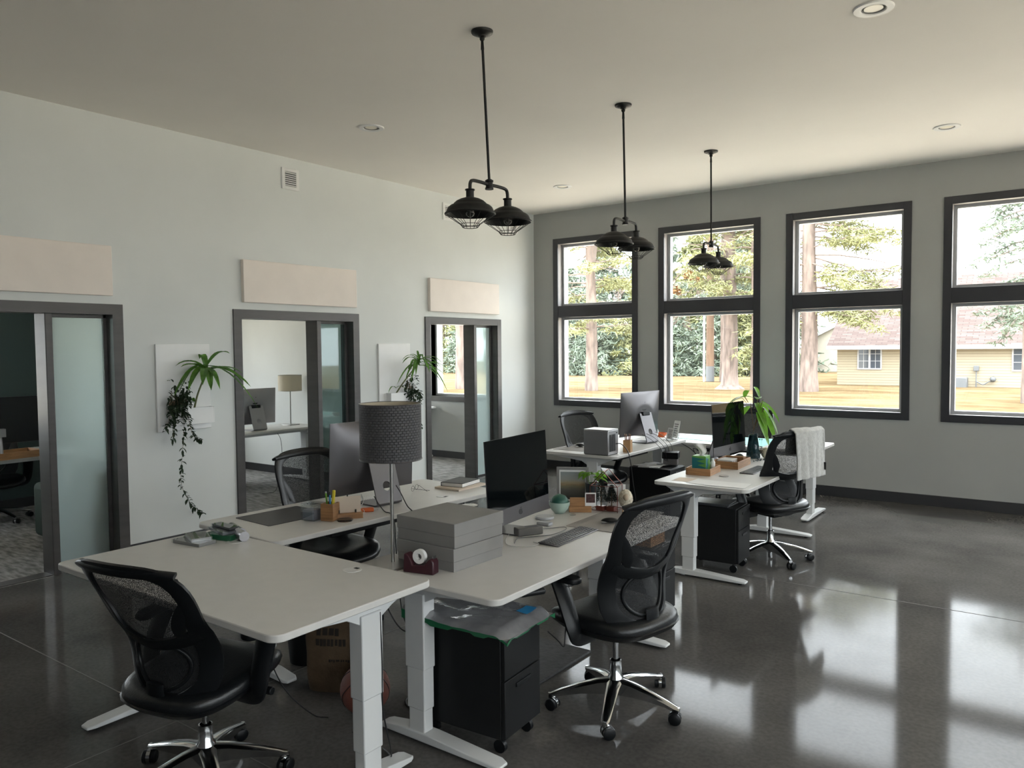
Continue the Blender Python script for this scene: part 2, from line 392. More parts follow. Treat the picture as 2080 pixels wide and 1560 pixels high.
        if bevel:
            q=o.modifiers.new('edge','BEVEL'); q.width=bevel; q.segments=seg; q.limit_method='ANGLE'; q.angle_limit=radians(40)
            for p in me.polygons: p.use_smooth=True
            if not smooth: me.set_sharp_from_angle(angle=radians(35))
            q.harden_normals=False
        if sub:
            q=o.modifiers.new('smooth','SUBSURF'); q.levels=sub; q.render_levels=sub
        return o

def tag(o, label, cat, group=None, kind=None):
    o['label']=label; o['category']=cat
    if group: o['group']=group
    if kind: o['kind']=kind
    return o
def thing(name, label, cat, loc=(0,0,0), rz=0, group=None):
    o=bpy.data.objects.new(name,None); COL.objects.link(o); o.location=loc; o.rotation_euler=(0,0,rz); o.empty_display_size=.1
    return tag(o,label,cat,group)
def struct(o, label=None):
    o['kind']='structure'
    if label: o['label']=label
    return o
def copy_tree(o, parent=None):
    c=o.copy(); COL.objects.link(c); c.parent=parent
    for ch in [x for x in S.objects if x.parent is o]: copy_tree(ch,c)
    return c
def rrect(w,h,r,n=6):
    P=[]
    for cx,cy,a0 in ((w/2-r,h/2-r,0),(-w/2+r,h/2-r,90),(-w/2+r,-h/2+r,180),(w/2-r,-h/2+r,270)):
        for k in range(n+1):
            a=radians(a0+90*k/n); P.append((cx+r*cos(a),cy+r*sin(a)))
    return P
def bez(pts,n=14):
    # Catmull-Rom through the points
    P=[Vector(p) for p in pts]; P=[P[0]*2-P[1]]+P+[P[-1]*2-P[-2]]; out=[]
    for i in range(1,len(P)-2):
        for k in range(n):
            t=k/n; a,b,c,d=P[i-1],P[i],P[i+1],P[i+2]
            out.append(.5*((2*b)+(c-a)*t+(2*a-5*b+4*c-d)*t*t+(3*b-a-3*c+d)*t**3))
    out.append(P[-2]); return out
def rot_to(d): return atan2(d[1],d[0])

# ---------------------------------------------------------------- room shell
CEIL = 3.676; XR, YB = 10.2, -11.6
def wall(name, axis, lo, hi, a0, a1, z0, z1, holes, m):
    """axis 'x': the wall runs along x, lo..hi is its thickness in y; axis 'y': the other way round. holes: (a,b,z0,z1)"""
    b=MB(); cuts=sorted({a0,a1,*[h[0] for h in holes],*[h[1] for h in holes]})
    for p,q in zip(cuts,cuts[1:]):
        hs=sorted((h[2],h[3]) for h in holes if h[0]<=p+1e-6 and h[1]>=q-1e-6); z=z0
        for (u,v) in hs+[(z1,z1)]:
            if u>z+1e-6:
                if axis=='x': b.b2((p,lo,z),(q,hi,u))
                else: b.b2((lo,p,z),(hi,q,u))
            z=v
    return struct(b.build(name,m))
DOORS=[(-7.63,-6.061,-6.66,-6.605),(-5.014,-3.44,-4.013,-3.958),(-2.362,-.83,-1.405,-1.35)]
DT=2.139; CW=.086
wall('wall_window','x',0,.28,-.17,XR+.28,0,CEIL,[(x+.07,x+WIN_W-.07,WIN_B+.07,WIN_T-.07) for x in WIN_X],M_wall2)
wall('wall_left','y',-.17,0,YB-.28,0,0,CEIL,[(a+CW-.02,b-CW+.02,0,DT-CW+.02) for a,b,_,_ in DOORS],M_wall)
wall('wall_back','x',YB-.28,YB,0,XR+.28,0,CEIL,[(x+.07,x+WIN_W-.07,WIN_B+.07,WIN_T-.07) for x in ADDED_BACK_X],M_lowbounce)
wall('wall_right','y',XR,XR+.28,YB,0,0,CEIL,[(y+.07,y+WIN_W-.07,WIN_B+.07,WIN_T-.07) for y in ADDED_RIGHT_Y],M_wall)
struct(MB().b2((0,YB,-.15),(XR,0,0)).build('floor',M_floor))
struct(MB().b2((-4.3,YB-.28,CEIL),(XR+.28,.28,CEIL+.25)).build('ceiling',M_ceil))
j=MB()
for y in (-7.42,-3.62): j.b2((.02,y-.003,-.004),(XR,y+.003,.0012))
for x in (3.03,6.86,10.7): j.b2((x-.003,YB,-.004),(x+.003,0,.0012))
struct(j.build('floor_joints',M_joint))
# baseboards
struct(MB().b2((.016,-.016,0),(XR,0,.118)).build('baseboard_window',M_base,bevel=.003))
b=MB(); e=[YB]+[v for d in DOORS for v in d[:2]]+[0]
for p,q in zip(e[::2],e[1::2]): b.b2((0,p,0),(.016,q,.118))
struct(b.build('baseboard_left',M_base,bevel=.003))

# offices behind the left wall
wall('wall_office_outer','y',-4.2,-4.0,-5.1,.28,0,2.95,[(-4.6,-3.2,.95,2.35),(-1.95,-.6,.95,2.35)],M_wall)
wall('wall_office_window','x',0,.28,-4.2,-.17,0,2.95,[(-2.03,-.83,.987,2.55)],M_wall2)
wall('wall_office_north','x',-2.5,-2.4,-4.0,-.17,0,2.95,[],M_wall)
wall('wall_office_middle','x',-5.2,-5.1,-4.2,-.17,0,2.95,[],M_wall)
wall('wall_office_dark','y',-3.4,-3.2,-8.2,-5.2,0,2.95,[(-7.9,-6.35,.9,2.3)],M_accent)
wall('wall_office_south','x',-8.3,-8.2,-3.4,-.17,0,2.95,[],M_wall)
struct(MB().b2((-4.2,-8.3,2.75),(-.17,.28,2.95)).build('ceiling_office',M_ceil))
struct(MB().b2((-4.2,-8.3,-.15),(0,.0,0)).build('floor_office_carpet',M_carpet))
b=MB(); b.b2((-4,-2.516,0),(-.17,-2.5,.107)); b.b2((-4,-.016,0),(-.17,0,.107)); b.b2((-3.2,-5.216,0),(-.17,-5.2,.107)); b.b2((-3.2,-8.2,0),(-3.184,-5.2,.107)); b.b2((-4,-5.1,0),(-3.984,-2.516,.107))
struct(b.build('baseboard_office',M_base,bevel=.003))

def window(idx,x0,x1,z0,z1,mull=None,axis='x',off=0.0,inner=-1,trim=M_trimw):
    """frame round an opening in the wall y=off (axis x) or x=off (axis y); the room lies on the `inner` side"""
    r=bpy.data.objects.new('window_%d'%idx,None); COL.objects.link(r); struct(r)
    def P(a0,d0,zz0,a1,d1,zz1,mb):
        # a along the wall, d: depth measured outwards from the room face
        if axis=='x': mb.b2((a0,off-inner*d0,zz0),(a1,off-inner*d1,zz1))
        else: mb.b2((off-inner*d0,a0,zz0),(off-inner*d1,a1,zz1))
    c=MB(); T=.08
    P(x0,-.018,z0,x0+T,0,z1,c); P(x1-T,-.018,z0,x1,0,z1,c); P(x0+T,-.018,z1-T,x1-T,0,z1,c); P(x0+T,-.018,z0,x1-T,0,z0+T,c)
    c.build('casing',trim,r,bevel=.003)
    if mull:
        m_=MB(); P(x0+T,-.014,mull[0],x1-T,.10,mull[1],m_); m_.build('mullion',trim,r,bevel=.003)
    cells=[(z0+T,z1-T)] if not mull else [(z0+T,mull[0]),(mull[1],z1-T)]
    rv=MB()
    for u,v in cells:
        P(x0+T-.012,0,u,x0+T,.2,v,rv); P(x1-T,0,u,x1-T+.012,.2,v,rv); P(x0+T,0,u-.012,x1-T,.2,u,rv); P(x0+T,0,v,x1-T,.2,v+.012,rv)
    rv.build('reveal',M_reveal,r)
    for u,v in cells:
        a,b_=x0+T,x1-T; f=MB(); t=.034
        P(a,.10,u,a+t,.17,v,f); P(b_-t,.10,u,b_,.17,v,f); P(a+t,.10,u,b_-t,.17,u+t,f); P(a+t,.10,v-t,b_-t,.17,v,f)
        so=f.build('sash',M_vinyl,r,bevel=.004)
        p=MB(); P(a+t,.132,u+t,b_-t,.136,v-t,p); p.build('glass_pane',M_pane,so)
    return r
for k,x in enumerate(WIN_X): window(k+1,x,x+WIN_W,WIN_B,WIN_T,(2.176,2.338))
for k,y in enumerate(ADDED_RIGHT_Y): window(11+k,y,y+WIN_W,WIN_B,WIN_T,(2.176,2.338),'y',XR,-1)  # added windows out of view, there to light the room
for k,x in enumerate(ADDED_BACK_X): window(21+k,x,x+WIN_W,WIN_B,WIN_T,(2.176,2.338),'x',YB,1)  # added window behind the viewer, there for extra daylight
window(8,-2.11,-.75,.907,2.63,None,'x',0,-1,M_trimd)
window(9,-4.68,-3.12,.87,2.43,None,'y',-4.0,1,M_trimd)
window(30,-2.03,-.52,.87,2.43,None,'y',-4.0,1,M_trimd)
window(10,-7.98,-6.27,.82,2.38,None,'y',-3.2,1,M_trimd)

for k,(a,b_,p0,p1) in enumerate(DOORS):
    r=bpy.data.objects.new('door_%d'%(k+1),None); COL.objects.link(r); struct(r)
    c=MB(); z=DT
    c.b2((0,a,0),(.018,a+CW,z)); c.b2((0,b_-CW,0),(.018,b_,z)); c.b2((0,a+CW,z-CW),(.018,b_-CW,z))
    c.build('casing',M_trimd,r,bevel=.003)
    jm=MB(); jm.b2((-.19,a+CW-.02,0),(0,a+CW,z-CW+.02)); jm.b2((-.19,b_-CW,0),(0,b_-CW+.02,z-CW+.02)); jm.b2((-.19,a+CW,z-CW),(0,b_-CW,z-CW+.02))
    jm.build('jamb',M_trimd,r)
    MB().b2((-.185,p0,0),(-.002,p1,z-CW)).build('post',M_trimd,r,bevel=.004)
    f=MB(); y0,y1=p1,b_-CW; t=.028
    f.b2((-.13,y1-t,0.02),(-.09,y1,z-CW)); f.b2((-.13,y0,z-CW-t),(-.09,y1,z-CW)); f.b2((-.13,y0,0),(-.09,y1,.03)); f.b2((-.13,y0,0.02),(-.09,y0+.012,z-CW))
    gf=f.build('glass_stop',M_trimd,r,bevel=.003)
    MB().b2((-.114,y0+.012,.03),(-.106,y1-t,z-CW-t)).build('sidelight_glass',M_tint if k==1 else M_frost,gf)
    MB().b2((-.15,a+CW,0),(-.02,p0,.006)).build('threshold',M_alu if k==2 else M_trimd,r)

# panels and vents on the left wall
for (y0,y1,lab) in ((-7.62,-6.150,'long cream fabric wall panel above the doorway of the dark office'),(-4.915,-3.490,'cream fabric wall panel above the doorway showing a desk lamp'),(-2.299,-.905,'cream fabric wall panel above the doorway nearest the windows')):
    tag(MB().b2((.001,y0,2.206),(.045,y1,2.612)).build('acoustic_panel',M_panel,bevel=.005),lab,'wall panel','fabric panels above the doors')
for (y,lab) in ((-4.318,'white louvred air vent high on the left wall, farthest from the windows'),(-1.90,'white air vent half hidden behind the nearest pendant lamp'),(-.52,'white air vent close to the room corner behind the nearest pendant')):
    t=thing('wall_vent',lab,'vent',(0,y,3.462),0,'air vents on the left wall')
    f=MB(); h=.105; g=.072
    f.b2((0,-h,-h),(.014,-g,h)); f.b2((0,g,-h),(.014,h,h)); f.b2((0,-g,g),(.014,g,h)); f.b2((0,-g,-h),(.014,g,-g)); f.build('vent_frame',M_white,t,bevel=.003)
    MB().b2((.0005,-g,-g),(.002,g,g)).build('vent_duct',M_blackm,t)
    l=MB()
    for q in range(7):
        zz=-g+(q+.5)*2*g/7; l.box((.008,0,zz),(.014,2*g,.006),Matrix.Rotation(radians(50),3,'Y'))
    l.build('louvres',M_white,t)
for (x,y,lab) in ((1.43,-4.56,'recessed ceiling light above the left wall, nearer the viewer'),(1.40,-1.42,'recessed ceiling light near the room corner behind the pendants'),(5.45,-4.47,'large recessed ceiling light at the top edge of the view'),(5.45,-1.43,'recessed ceiling light above the third window')):
    t=thing('recessed_light',lab,'ceiling light',(x,y,CEIL),0,'recessed ceiling lights')
    MB().lathe([(.066,0),(.066,-.004),(.072,-.009),(.106,-.009),(.110,-.003),(.110,0)],n=40).build('trim_ring',M_white,t,smooth=True)
    MB().lathe([(.066,-.004),(.058,.0),(.050,.0)],n=40).build('baffle',M_greyc,t,smooth=True)
    MB().lathe([(.0005,-.0022),(.052,-.0022)],n=32).build('lens',M_lens,t)

# ---------------------------------------------------------------- outdoors
GZ=-.45
def ground(u,v):
    x=-75+150*u; y=16.0+88*v
    return Vector((x,y,GZ+.06*noise.noise(Vector((x*.08,y*.08,0)))*min(1,(y-16)/6)))
struct(MB().grid(ground,60,40).build('ground_lawn',M_lawn,smooth=True))
struct(MB().b2((-30,-34,GZ-.2),(42,16.0,GZ)).build('ground_added_bounce',M_bounce))  # hidden below the sills, added to bounce light up to the ceiling

def needles(mb, c, r, n, ln=.3, wd=.05, droop=.35, flat=.55, rnd=random):
    c=Vector(c)
    for _ in range(n):
        d=Vector((rnd.gauss(0,1),rnd.gauss(0,1),rnd.gauss(0,1)*flat)).normalized()
        p=c+Vector((d.x*r,d.y*r,d.z*r*flat))*rnd.random()**.5
        t=Vector((rnd.gauss(0,1),rnd.gauss(0,1),-droop+rnd.gauss(0,.4))).normalized()
        sd=t.cross(Vector((rnd.gauss(0,1),rnd.gauss(0,1),rnd.gauss(0,1)))).normalized()*wd*.5*rnd.uniform(.6,1.4)
        q=p+t*ln*rnd.uniform(.5,1.3)
        mb.add([p-sd,p+sd,q+sd*.25,q-sd*.25],[(0,1,2,3)])
def spruce_mesh(seed,h,r,n,m,zmin=.25,big=1.0):
    rr=random.Random(seed); b=MB(); tr=MB()
    tr.tube([(0,0,0),(0,0,h*.5),(0,0,h)],[.02*h,.014*h,.01],7)
    layers=int(h*2.2)
    for i in range(layers):
        f=(i+.5)/layers; z=zmin+(h-zmin)*f; rad=r*(1-f)**.85*rr.uniform(.8,1.15)+.12
        for k in range(max(4,int(8*(1-f)+4))):
            a=rr.uniform(0,2*pi)
            for s in (.35,.62,.88,1.0):
                p=Vector((cos(a)*rad*s,sin(a)*rad*s,z-.28*rad*s*s+rr.uniform(-.1,.1)))
                needles(b,p,.34*big+.13*rad*s,n,.42*big,.10*big,.5,.55,rr)
    return b,tr
def tree(name,label,cat,loc,mb,tr,m,group=None,bark=M_bark,crown='foliage'):
    t=thing(name,label,cat,loc,random.uniform(0,6.28) if group else 0,group)
    if tr.v: tr.build('trunk',bark,t,smooth=True,angle=60)
    if mb.v: mb.build(crown,m,t)
    return t
# row of spruces closing the lawn
row=[(-34,47,8.5),(-30.5,44,7.0),(-27.2,45,8.8),(-24.0,43.5,7.4),(-21.0,45.5,8.6),(-18.2,44.5,6.2),(-15.2,45.5,7.2),(-12.6,47,8.2),(-12.2,49.5,6.4),(-38,45,8.0),(-42,46,9.0),(-29,53,13),(-24.5,55,14.5),(-19.5,54,13.5),(-15.5,56,14),(-18.0,59,13)]
where=['sixth along the row, seen through the first window','behind the left edge of the first window','pale green spruce behind the first window, left of its trunk','bushy spruce behind the trunk in the first window','tall spruce right of the trunk in the first window','short spruce at the right edge of the first window','spruce behind the utility pole','tall spruce between the utility pole and the big trunk','low spruce just left of the outbuilding','spruce seen through the corner office window','tall spruce at the end of the row, by the corner office window','tall olive spruce towering behind the left half of the first window','tallest spruce crown behind the trunk of the first window','tall spruce crown behind the right half of the first window','tall spruce crown behind the utility pole','farthest tall spruce crown, behind the utility pole and bare trees']
protos={}
for i,(x,y,h) in enumerate(row):
    v=i%3
    if v not in protos:
        mb,tr=spruce_mesh(11+v,8.0,2.7+.25*v,15,None,.3)
        protos[v]=tree('spruce_tree','x','tree',(x,y,GZ-.05),mb,tr,M_spr1 if v!=1 else M_spr2,'spruces closing the lawn'); t=protos[v]
    else:
        t=copy_tree(protos[v]); t.location=(x,y,GZ-.05); t.rotation_euler.z=i*1.3
    t.scale=(h/8,)*3
    t['label']=('evergreen '+where[i]) if i!=0 else 'evergreen far behind the left edge of the first window'
# bare deciduous trees behind
def bare(seed,h,spread,depth=5):
    rr=random.Random(seed); b=MB()
    def br(p,d,ln,r,k):
        q=p+d*ln; mid=(p+q)/2+Vector((rr.gauss(0,.05),rr.gauss(0,.05),rr.gauss(0,.04)))*ln
        b.tube([p,mid,q],[r,r*.85,r*.7],4 if k<2 else 3,False)
        if k>=depth: return
        for _ in range(rr.choice((2,3,3))):
            nd=(d+Vector((rr.gauss(0,spread),rr.gauss(0,spread),rr.gauss(.1,spread*.7)))).normalized()
            br(p+(q-p)*rr.uniform(.45,1),nd,ln*rr.uniform(.6,.85),max(r*.62,.016),k+1)
    br(Vector((0,0,0)),Vector((0,0,1)),h*.3,h*.014,0); return b
bt=None
for i,(x,y,h,lab) in enumerate(((-17.5,49,9.5,'bare twiggy tree behind the utility pole and spruces'),(-13.5,50,9.0,'bare twiggy tree behind the big trunk in the second window'),(-23.5,49.5,10,'bare tree rising over the spruces in the first window'),(-13.2,56,8.2,'bare reddish tree left of the outbuilding'),(-6.5,71,6.0,'bare bush peeping over the outbuilding roof'))):
    if bt is None:
        bt=thing('bare_tree',lab,'tree',(x,y,GZ),0,'bare trees behind the spruces'); bare(3,9,.55,6).build('branches',M_barkd,bt); t=bt
    else:
        t=copy_tree(bt); t.location=(x,y,GZ); t.rotation_euler.z=i*2.1; t['label']=lab
    t.scale=(h/9,)*3
def limb(tr,p,q,r0,r1,sag=.0,n=6):
    p=Vector(p);q=Vector(q); pts=[]
    for k in range(n+1):
        f=k/n; v=p.lerp(q,f); v.z+=-sag*4*f*(1-f); v+=Vector((noise.noise(v*1.1),noise.noise(v*1.3+Vector((9,0,0))),noise.noise(v*1.7)))*.10*min(1,f*3)
        pts.append(v)
    tr.tube(pts,[r0+(r1-r0)*k/n for k in range(n+1)],5,False); return pts
def pine(label,loc,r,h,seed,lo,brn,fol,mat_,flare=1.25,fork=None,reach=3.2,group='pines on the lawn',dirs=None,down=.1):
    rr=random.Random(seed); tr=MB(); fb=MB(); lm=MB()
    pts=[(0,0,0),(0,0,.25),(0,0,.8),(.03,0,2.2),(.0,.02,4.5),(-.05,0,7),(.02,0,h)]; rad=[r*flare,r*1.12,r,r*.93,r*.85,r*.74,r*.5]
    tr.tube(pts,rad,14,False)
    if fork: limb(tr,(0,0,fork),(1.0,.2,h),r*.6,r*.35)
    for k in range(brn):
        z=lo+(h-lo)*(k+rr.random())/brn; a=rr.choice(dirs)+rr.gauss(0,.35) if dirs else rr.uniform(0,2*pi); L=reach*rr.uniform(.45,1.1)
        q=Vector((cos(a)*L,sin(a)*L,z-L*rr.uniform(-.15,down)-.0)); ps=limb(lm,(0,0,z),q,.045,.012,-.12)
        for i in range(2):
            s=ps[rr.randint(2,5)]; limb(lm,s,s+Vector((rr.gauss(0,.5),rr.gauss(0,.5),rr.gauss(-.2,.3))),.018,.006,0,3)
        if rr.random()<fol:
            for f in ps[2:]: needles(fb,f+Vector((0,0,-.1)),.52,60,.30,.06,.45,.6,rr)
    t=thing('pine_tree',label,'tree',loc,0,group); tr.build('trunk',M_bark,t,smooth=True,angle=60)
    if lm.v: lm.build('branches',M_barkd,t)
    if fb.v: fb.build('needles',mat_,t)
    return t
pine('tall pine trunk with thin bare branches in the first window',(-13.5,24.7,GZ),.31,13,5,3.0,56,.62,M_spr2,1.1,fork=6.0,reach=3.6)
pine('broad flared pine trunk right of the utility pole',(-7.9,29.0,GZ),.40,13,6,4.2,44,.72,M_spr2,1.9,reach=3.4)
pine('slim pink trunk at the right edge of the second window',(-6.55,28.7,GZ),.17,12,8,4.5,10,.3,M_spr2,1.1,reach=2.6,dirs=[pi,2.6,3.6])
pine('narrow far trunk squeezed between the utility pole and the broad trunk',(-11.15,36.6,GZ),.21,11,9,4.5,26,.7,M_spr1,1.1,reach=2.5)
pine('leaning spruce trunk with drooping green boughs in the third window',(-3.9,28.6,GZ),.40,12.5,12,3.2,64,.80,M_spr2,1.15,reach=4.4,dirs=[.1,.4,-.4,0,2.8,3.6],down=.42)
pine('pine trunk seen through the corner office window',(-20.6,22.8,GZ),.23,11,14,4,14,.6,M_spr2,1.1,reach=2.5)
mb,tr=MB(),MB(); tr.tube([(0,0,0),(0,0,5),(0,0,11)],[.22,.17,.05],9)
rr=random.Random(4)
for k in range(54):
    z=2.6+7.5*(k+rr.random())/54; a=rr.uniform(0,2*pi); L=(2.7-.13*z)*rr.uniform(.7,1.1); ps=limb(tr,(0,0,z),(cos(a)*L,sin(a)*L,z-L*.32),.03,.01,-.1)
    for f in ps[2:]: needles(mb,f,.34,24,.24,.055,.5,.5,rr)
tree('spruce_tree','spruce boughs reaching in from the right edge of the fourth window','tree',(4.95,24.5,GZ),mb,tr,M_spr1)
# orange dry leaf clusters on a bare branch
dl=thing('bare_branch_tree','thin bare sapling with tufts of orange dry leaves behind the second window','tree',(-12.6,31.5,GZ))
tr=MB(); limb(tr,(0,0,0),(.3,0,6.5),.07,.03)
ends=[]
for z,dx,dz in ((3.2,-1.6,1.2),(3.4,1.7,1.4),(4.0,-1.2,1.6),(4.2,1.5,-.3),(4.6,2.3,1.1),(5.2,-1.9,1.0),(3.7,2.0,.5),(4.9,.9,2.2),(3.1,.9,.9),(5.6,1.6,1.3)):
    ps=limb(tr,(.2,0,z),(.2+dx,.3,z+dz),.028,.008,-.1); ends.append(ps[-1])
    for i in range(3): s=ps[i+2]; limb(tr,s,s+Vector((random.gauss(0,.6),random.gauss(0,.4),random.gauss(.1,.5))),.012,.005,0,3)
tr.build('branches',M_barkd,dl)
for p in (Vector((.55,.3,5.35)),Vector((1.35,.2,6.15)),Vector((1.9,.3,5.8))):
    b=MB(); needles(b,p,.28,90,.2,.13,.2,.9); b.build('leaf_tuft',M_dryleaf,dl)
# utility pole
up=thing('utility_pole','brown wooden utility pole with a white conduit down its side','pole',(-11.95,36.5,GZ))
MB().tube([(0,0,0),(0,0,4),(0,0,10.5)],[.25,.23,.18],14).build('post',M_pole,up,smooth=True)
MB().tube([(-.36,-.06,0),(-.36,-.06,9)],.075,8).build('conduit',M_white,up,smooth=True)
MB().tube([(0,-.0,.01),(0,0,.95)],.256,14,False).build('wrap_band',M_metalg,up,smooth=True)
# house
HX0,HX1,HY=-4.35,16.0,35.84
h=thing('house','single storey cream house with a brown shingle roof across the lawn','house',(HX0,HY,GZ))
Wd=HX1-HX0; D=12.0; EZ=2.30
wl=MB()
def uvq(b,a,bb,c,d,us=1.0):
    L=(Vector(bb)-Vector(a)).length*us; H=(Vector(d)-Vector(a)).length*us; b.quad(a,bb,c,d,[(0,0),(L,0),(L,H),(0,H)])
uvq(wl,(0,0,0),(Wd,0,0),(Wd,0,EZ),(0,0,EZ)); uvq(wl,(0,D,0),(0,0,0),(0,0,EZ),(0,D,EZ)); uvq(wl,(Wd,0,0),(Wd,D,0),(Wd,D,EZ),(Wd,0,EZ)); uvq(wl,(Wd,D,0),(0,D,0),(0,D,EZ),(Wd,D,EZ))
wl.add([(0,0,EZ),(0,D,EZ),(0,D/2,6.0)],[(0,1,2)]); wl.add([(Wd,0,EZ),(Wd,D,EZ),(Wd,D/2,6.0)],[(0,1,2)])
wl.build('wall',M_lap,h)
rf=MB(); o=.45; rz=6.12; ez=2.42-.28
uvq(rf,(-o,-o,ez),(Wd+o,-o,ez),(Wd+o,D/2,rz),(-o,D/2,rz)); uvq(rf,(Wd+o,D+o,ez),(-o,D+o,ez),(-o,D/2,rz),(Wd+o,D/2,rz))
rf.build('roof',M_shing,h)
MB().b2((-o,-o-.02,ez-.2),(Wd+o,-o+.02,ez)).build('fascia',M_soffit,h)
MB().b2((-o,-o,ez-.22),(Wd+o,0,ez-.19)).build('soffit',M_soffit,h)
for (x0,x1,z0,z1) in ((1.12,2.20,.92,2.07),(8.2,10.2,.88,2.02)):
    f=MB(); t=.07; f.b2((x0-t,-.05,z0-t),(x0,0,z1+t)); f.b2((x1,-.05,z0-t),(x1+t,0,z1+t)); f.b2((x0,-.05,z1),(x1,0,z1+t)); f.b2((x0,-.05,z0-t),(x1,0,z0)); xm=(x0+x1)/2; f.b2((xm-.05,-.05,z0),(xm+.05,0,z1))
    g=f.build('window_frame',M_soffit,h)
    MB().b2((x0,-.02,z0),(x1,-.005,z1)).build('pane',M_hwin,g)
    q=MB()
    for s in (0,1):
        a=x0+s*(xm-x0+.05)+.0; c=a+(xm-x0-.05); q.b2(((a+c)/2-.012,-.03,z0),((a+c)/2+.012,-.02,z1))
        for e in (1,2): zz=z0+(z1-z0)*e/3; q.b2((a,-.03,zz-.012),(c,-.02,zz+.012))
    q.build('muntins',M_soffit,g)
fl=MB(); fl.box((4.15,-.1,2.02),(.12,.14,.1)); fl.ball((4.05,-.2,1.98),.06,8,6); fl.ball((4.25,-.2,1.98),.06,8,6); fl.build('floodlight',M_metalg,h)
tag(MB().b2((5.4+HX0,HY-.75,GZ-.03),(6.3+HX0,HY-.1,GZ+.5)).build('air_conditioner',M_metalg,bevel=.03),'dark outdoor cooling unit against the cream house','cooling unit')
gm=thing('gas_meter','small gas meter and pipe against the cream house wall','meter',(6.65+HX0,HY-.18,GZ))
MB().box((0,0,.95),(.24,.16,.26)).build('meter_box',M_metalg,gm,bevel=.02); MB().tube(bez([(0,0,-.04),(0,0,.85)])+[Vector((0,0,.86))],.03,6).build('riser_pipe',M_metalg,gm)
MB().tube(bez([(.0,0,.3),(.3,0,.15),(.55,0,.3),(.75,0,.32)]),.03,6).build('supply_pipe',M_metalg,gm); MB().ball((.72,0,.42),.14,10,8).build('regulator',M_metalg,gm,smooth=True)
g=thing('outbuilding','plain white gable building partly hidden behind the cream house','house',(-11.2,57,GZ))
wl=MB(); w2=14; wl.add([(0,0,0),(w2,0,0),(w2,0,2.75),(w2/2,0,6.4),(0,0,2.75)],[(0,1,2,3,4)]); wl.add([(0,0,0),(0,9,0),(0,9,2.75),(0,0,2.75)],[(0,1,2,3)]); wl.add([(w2,0,0),(w2,9,0),(w2,9,2.75),(w2,0,2.75)],[(0,1,2,3)]); wl.build('wall',M_siding,g)
rf=MB(); rf.prism([(-.3,2.6),(w2/2,6.4),(w2+.3,2.6),(w2+.3,2.85),(w2/2,6.7),(-.3,2.85)],-.3,9,Matrix(((1,0,0,0),(0,0,1,0),(0,1,0,0),(0,0,0,1)))); rf.build('roof',M_soffit,g)

# ---------------------------------------------------------------- desks
def desk(label,cx,cy,z,L,D,rz,grom=((-.3,.3),(.3,.3)),rail=True,inset=.11,flat_foot=.345,group='white sit-stand desks'):
    """long side along local x, the user on local -y"""
    t=thing('standing_desk',label,'desk',(cx,cy,0),rz,group)
    MB().prism(rrect(L,D,.05,8),z-.028,z).build('desktop',M_top,t,bevel=.004)
    for gx,gy in grom:
        g=MB(); g.lathe([(.0,.0005),(.034,.0012),(.040,.002),(.042,.0)],(gx*L,gy*D,z),28); o=g.build('grommet',M_topE,t,smooth=True)
        MB().prism([(-.012,.018),(.012,.018),(.012,.034),(-.012,.034)],z+.0018,z+.0026,Matrix.Translation((gx*L,gy*D,0))).build('cable_slot',M_blackm,o)
    for s in (-1,1):
        x=s*(L/2-inset); y=.115
        c=MB(); c.box((x,y,z-.028-.05-.17),(.074,.112,.34)); c.box((x,y,.36),(.066,.102,.42)); c.box((x,y,.17),(.058,.092,.26))
        lg=c.build('leg',M_steelw,t,bevel=.005)
        f=MB(); F=flat_foot
        prof=[(-F,.014,.026),(-F*.9,.014,.032),(y-.08,.014,.052),(y+.08,.014,.052),(F*.93,.014,.034),(F,.014,.028)]
        vs=[];fs=[]
        for k,(yy,a,b_) in enumerate(prof):
            hw=.040 if 0<k<5 else .028
            vs += [(x-hw,yy,a),(x+hw,yy,a),(x+hw,yy,b_),(x-hw,yy,b_)]
        for k in range(5):
            o=k*4; fs += [(o+i,o+(i+1)%4,o+4+(i+1)%4,o+4+i) for i in range(4)]
        fs += [(3,2,1,0),(20,21,22,23)]; f.add(vs,fs); fo=f.build('foot',M_steelw,lg,bevel=.004)
        for gy in (-F+.05,F-.05): MB().cyl((x,gy,0),.016,.015,12).build('glide',M_black,fo)
        br=MB(); h=z-.028
        prof=[(-D*.40,h),(-D*.40,h-.018),(y-.12,h-.05),(y-.056,h-.085),(y+.056,h-.085),(y+.12,h-.05),(D*.40,h-.018),(D*.40,h)]
        if prof[-2][0]<y+.13: prof[-3]=(y+.10,h-.05)
        br.prism(prof,x-.026,x+.026,Matrix(((0,0,1,0),(1,0,0,0),(0,1,0,0),(0,0,0,1)))); br.build('bracket',M_steelw,t,bevel=.003)
    if rail is not None:
        r=MB(); r.box((0,.07,z-.053),(L-2*inset-.06,.03,.045)); r.box((0,.16,z-.053),(L-2*inset-.06,.03,.045)); r.build('frame_rail',M_steelw,t,bevel=.003)
        if rail: MB().box((0,.115,z-.09),(L*.42,.10,.05)).build('control_box',M_blackm,t,bevel=.006)
    return t
desk('white sit-stand desk across the near end, with a stack of small packets on it',3.475,-7.383,.785,1.61,.80,0,((-.283,.383),(.259,.373)))
desk('white sit-stand desk carrying the table lamp, grey boxes and dark-screened computer',4.21,-6.083,.753,1.81,.80,pi/2,())
desk('white sit-stand desk with the charcoal desk pad, beside the doorways',2.845,-6.045,.78,1.80,.76,-pi/2-radians(2.6),((-.27,.29),))
desk('white sit-stand desk carrying the pale cube computer',2.69,-2.43,.76,1.60,.80,-pi/2,())
desk('white sit-stand desk under the windows with the teal cutting mat',3.47,-1.21,.72,1.84,.79,pi,())
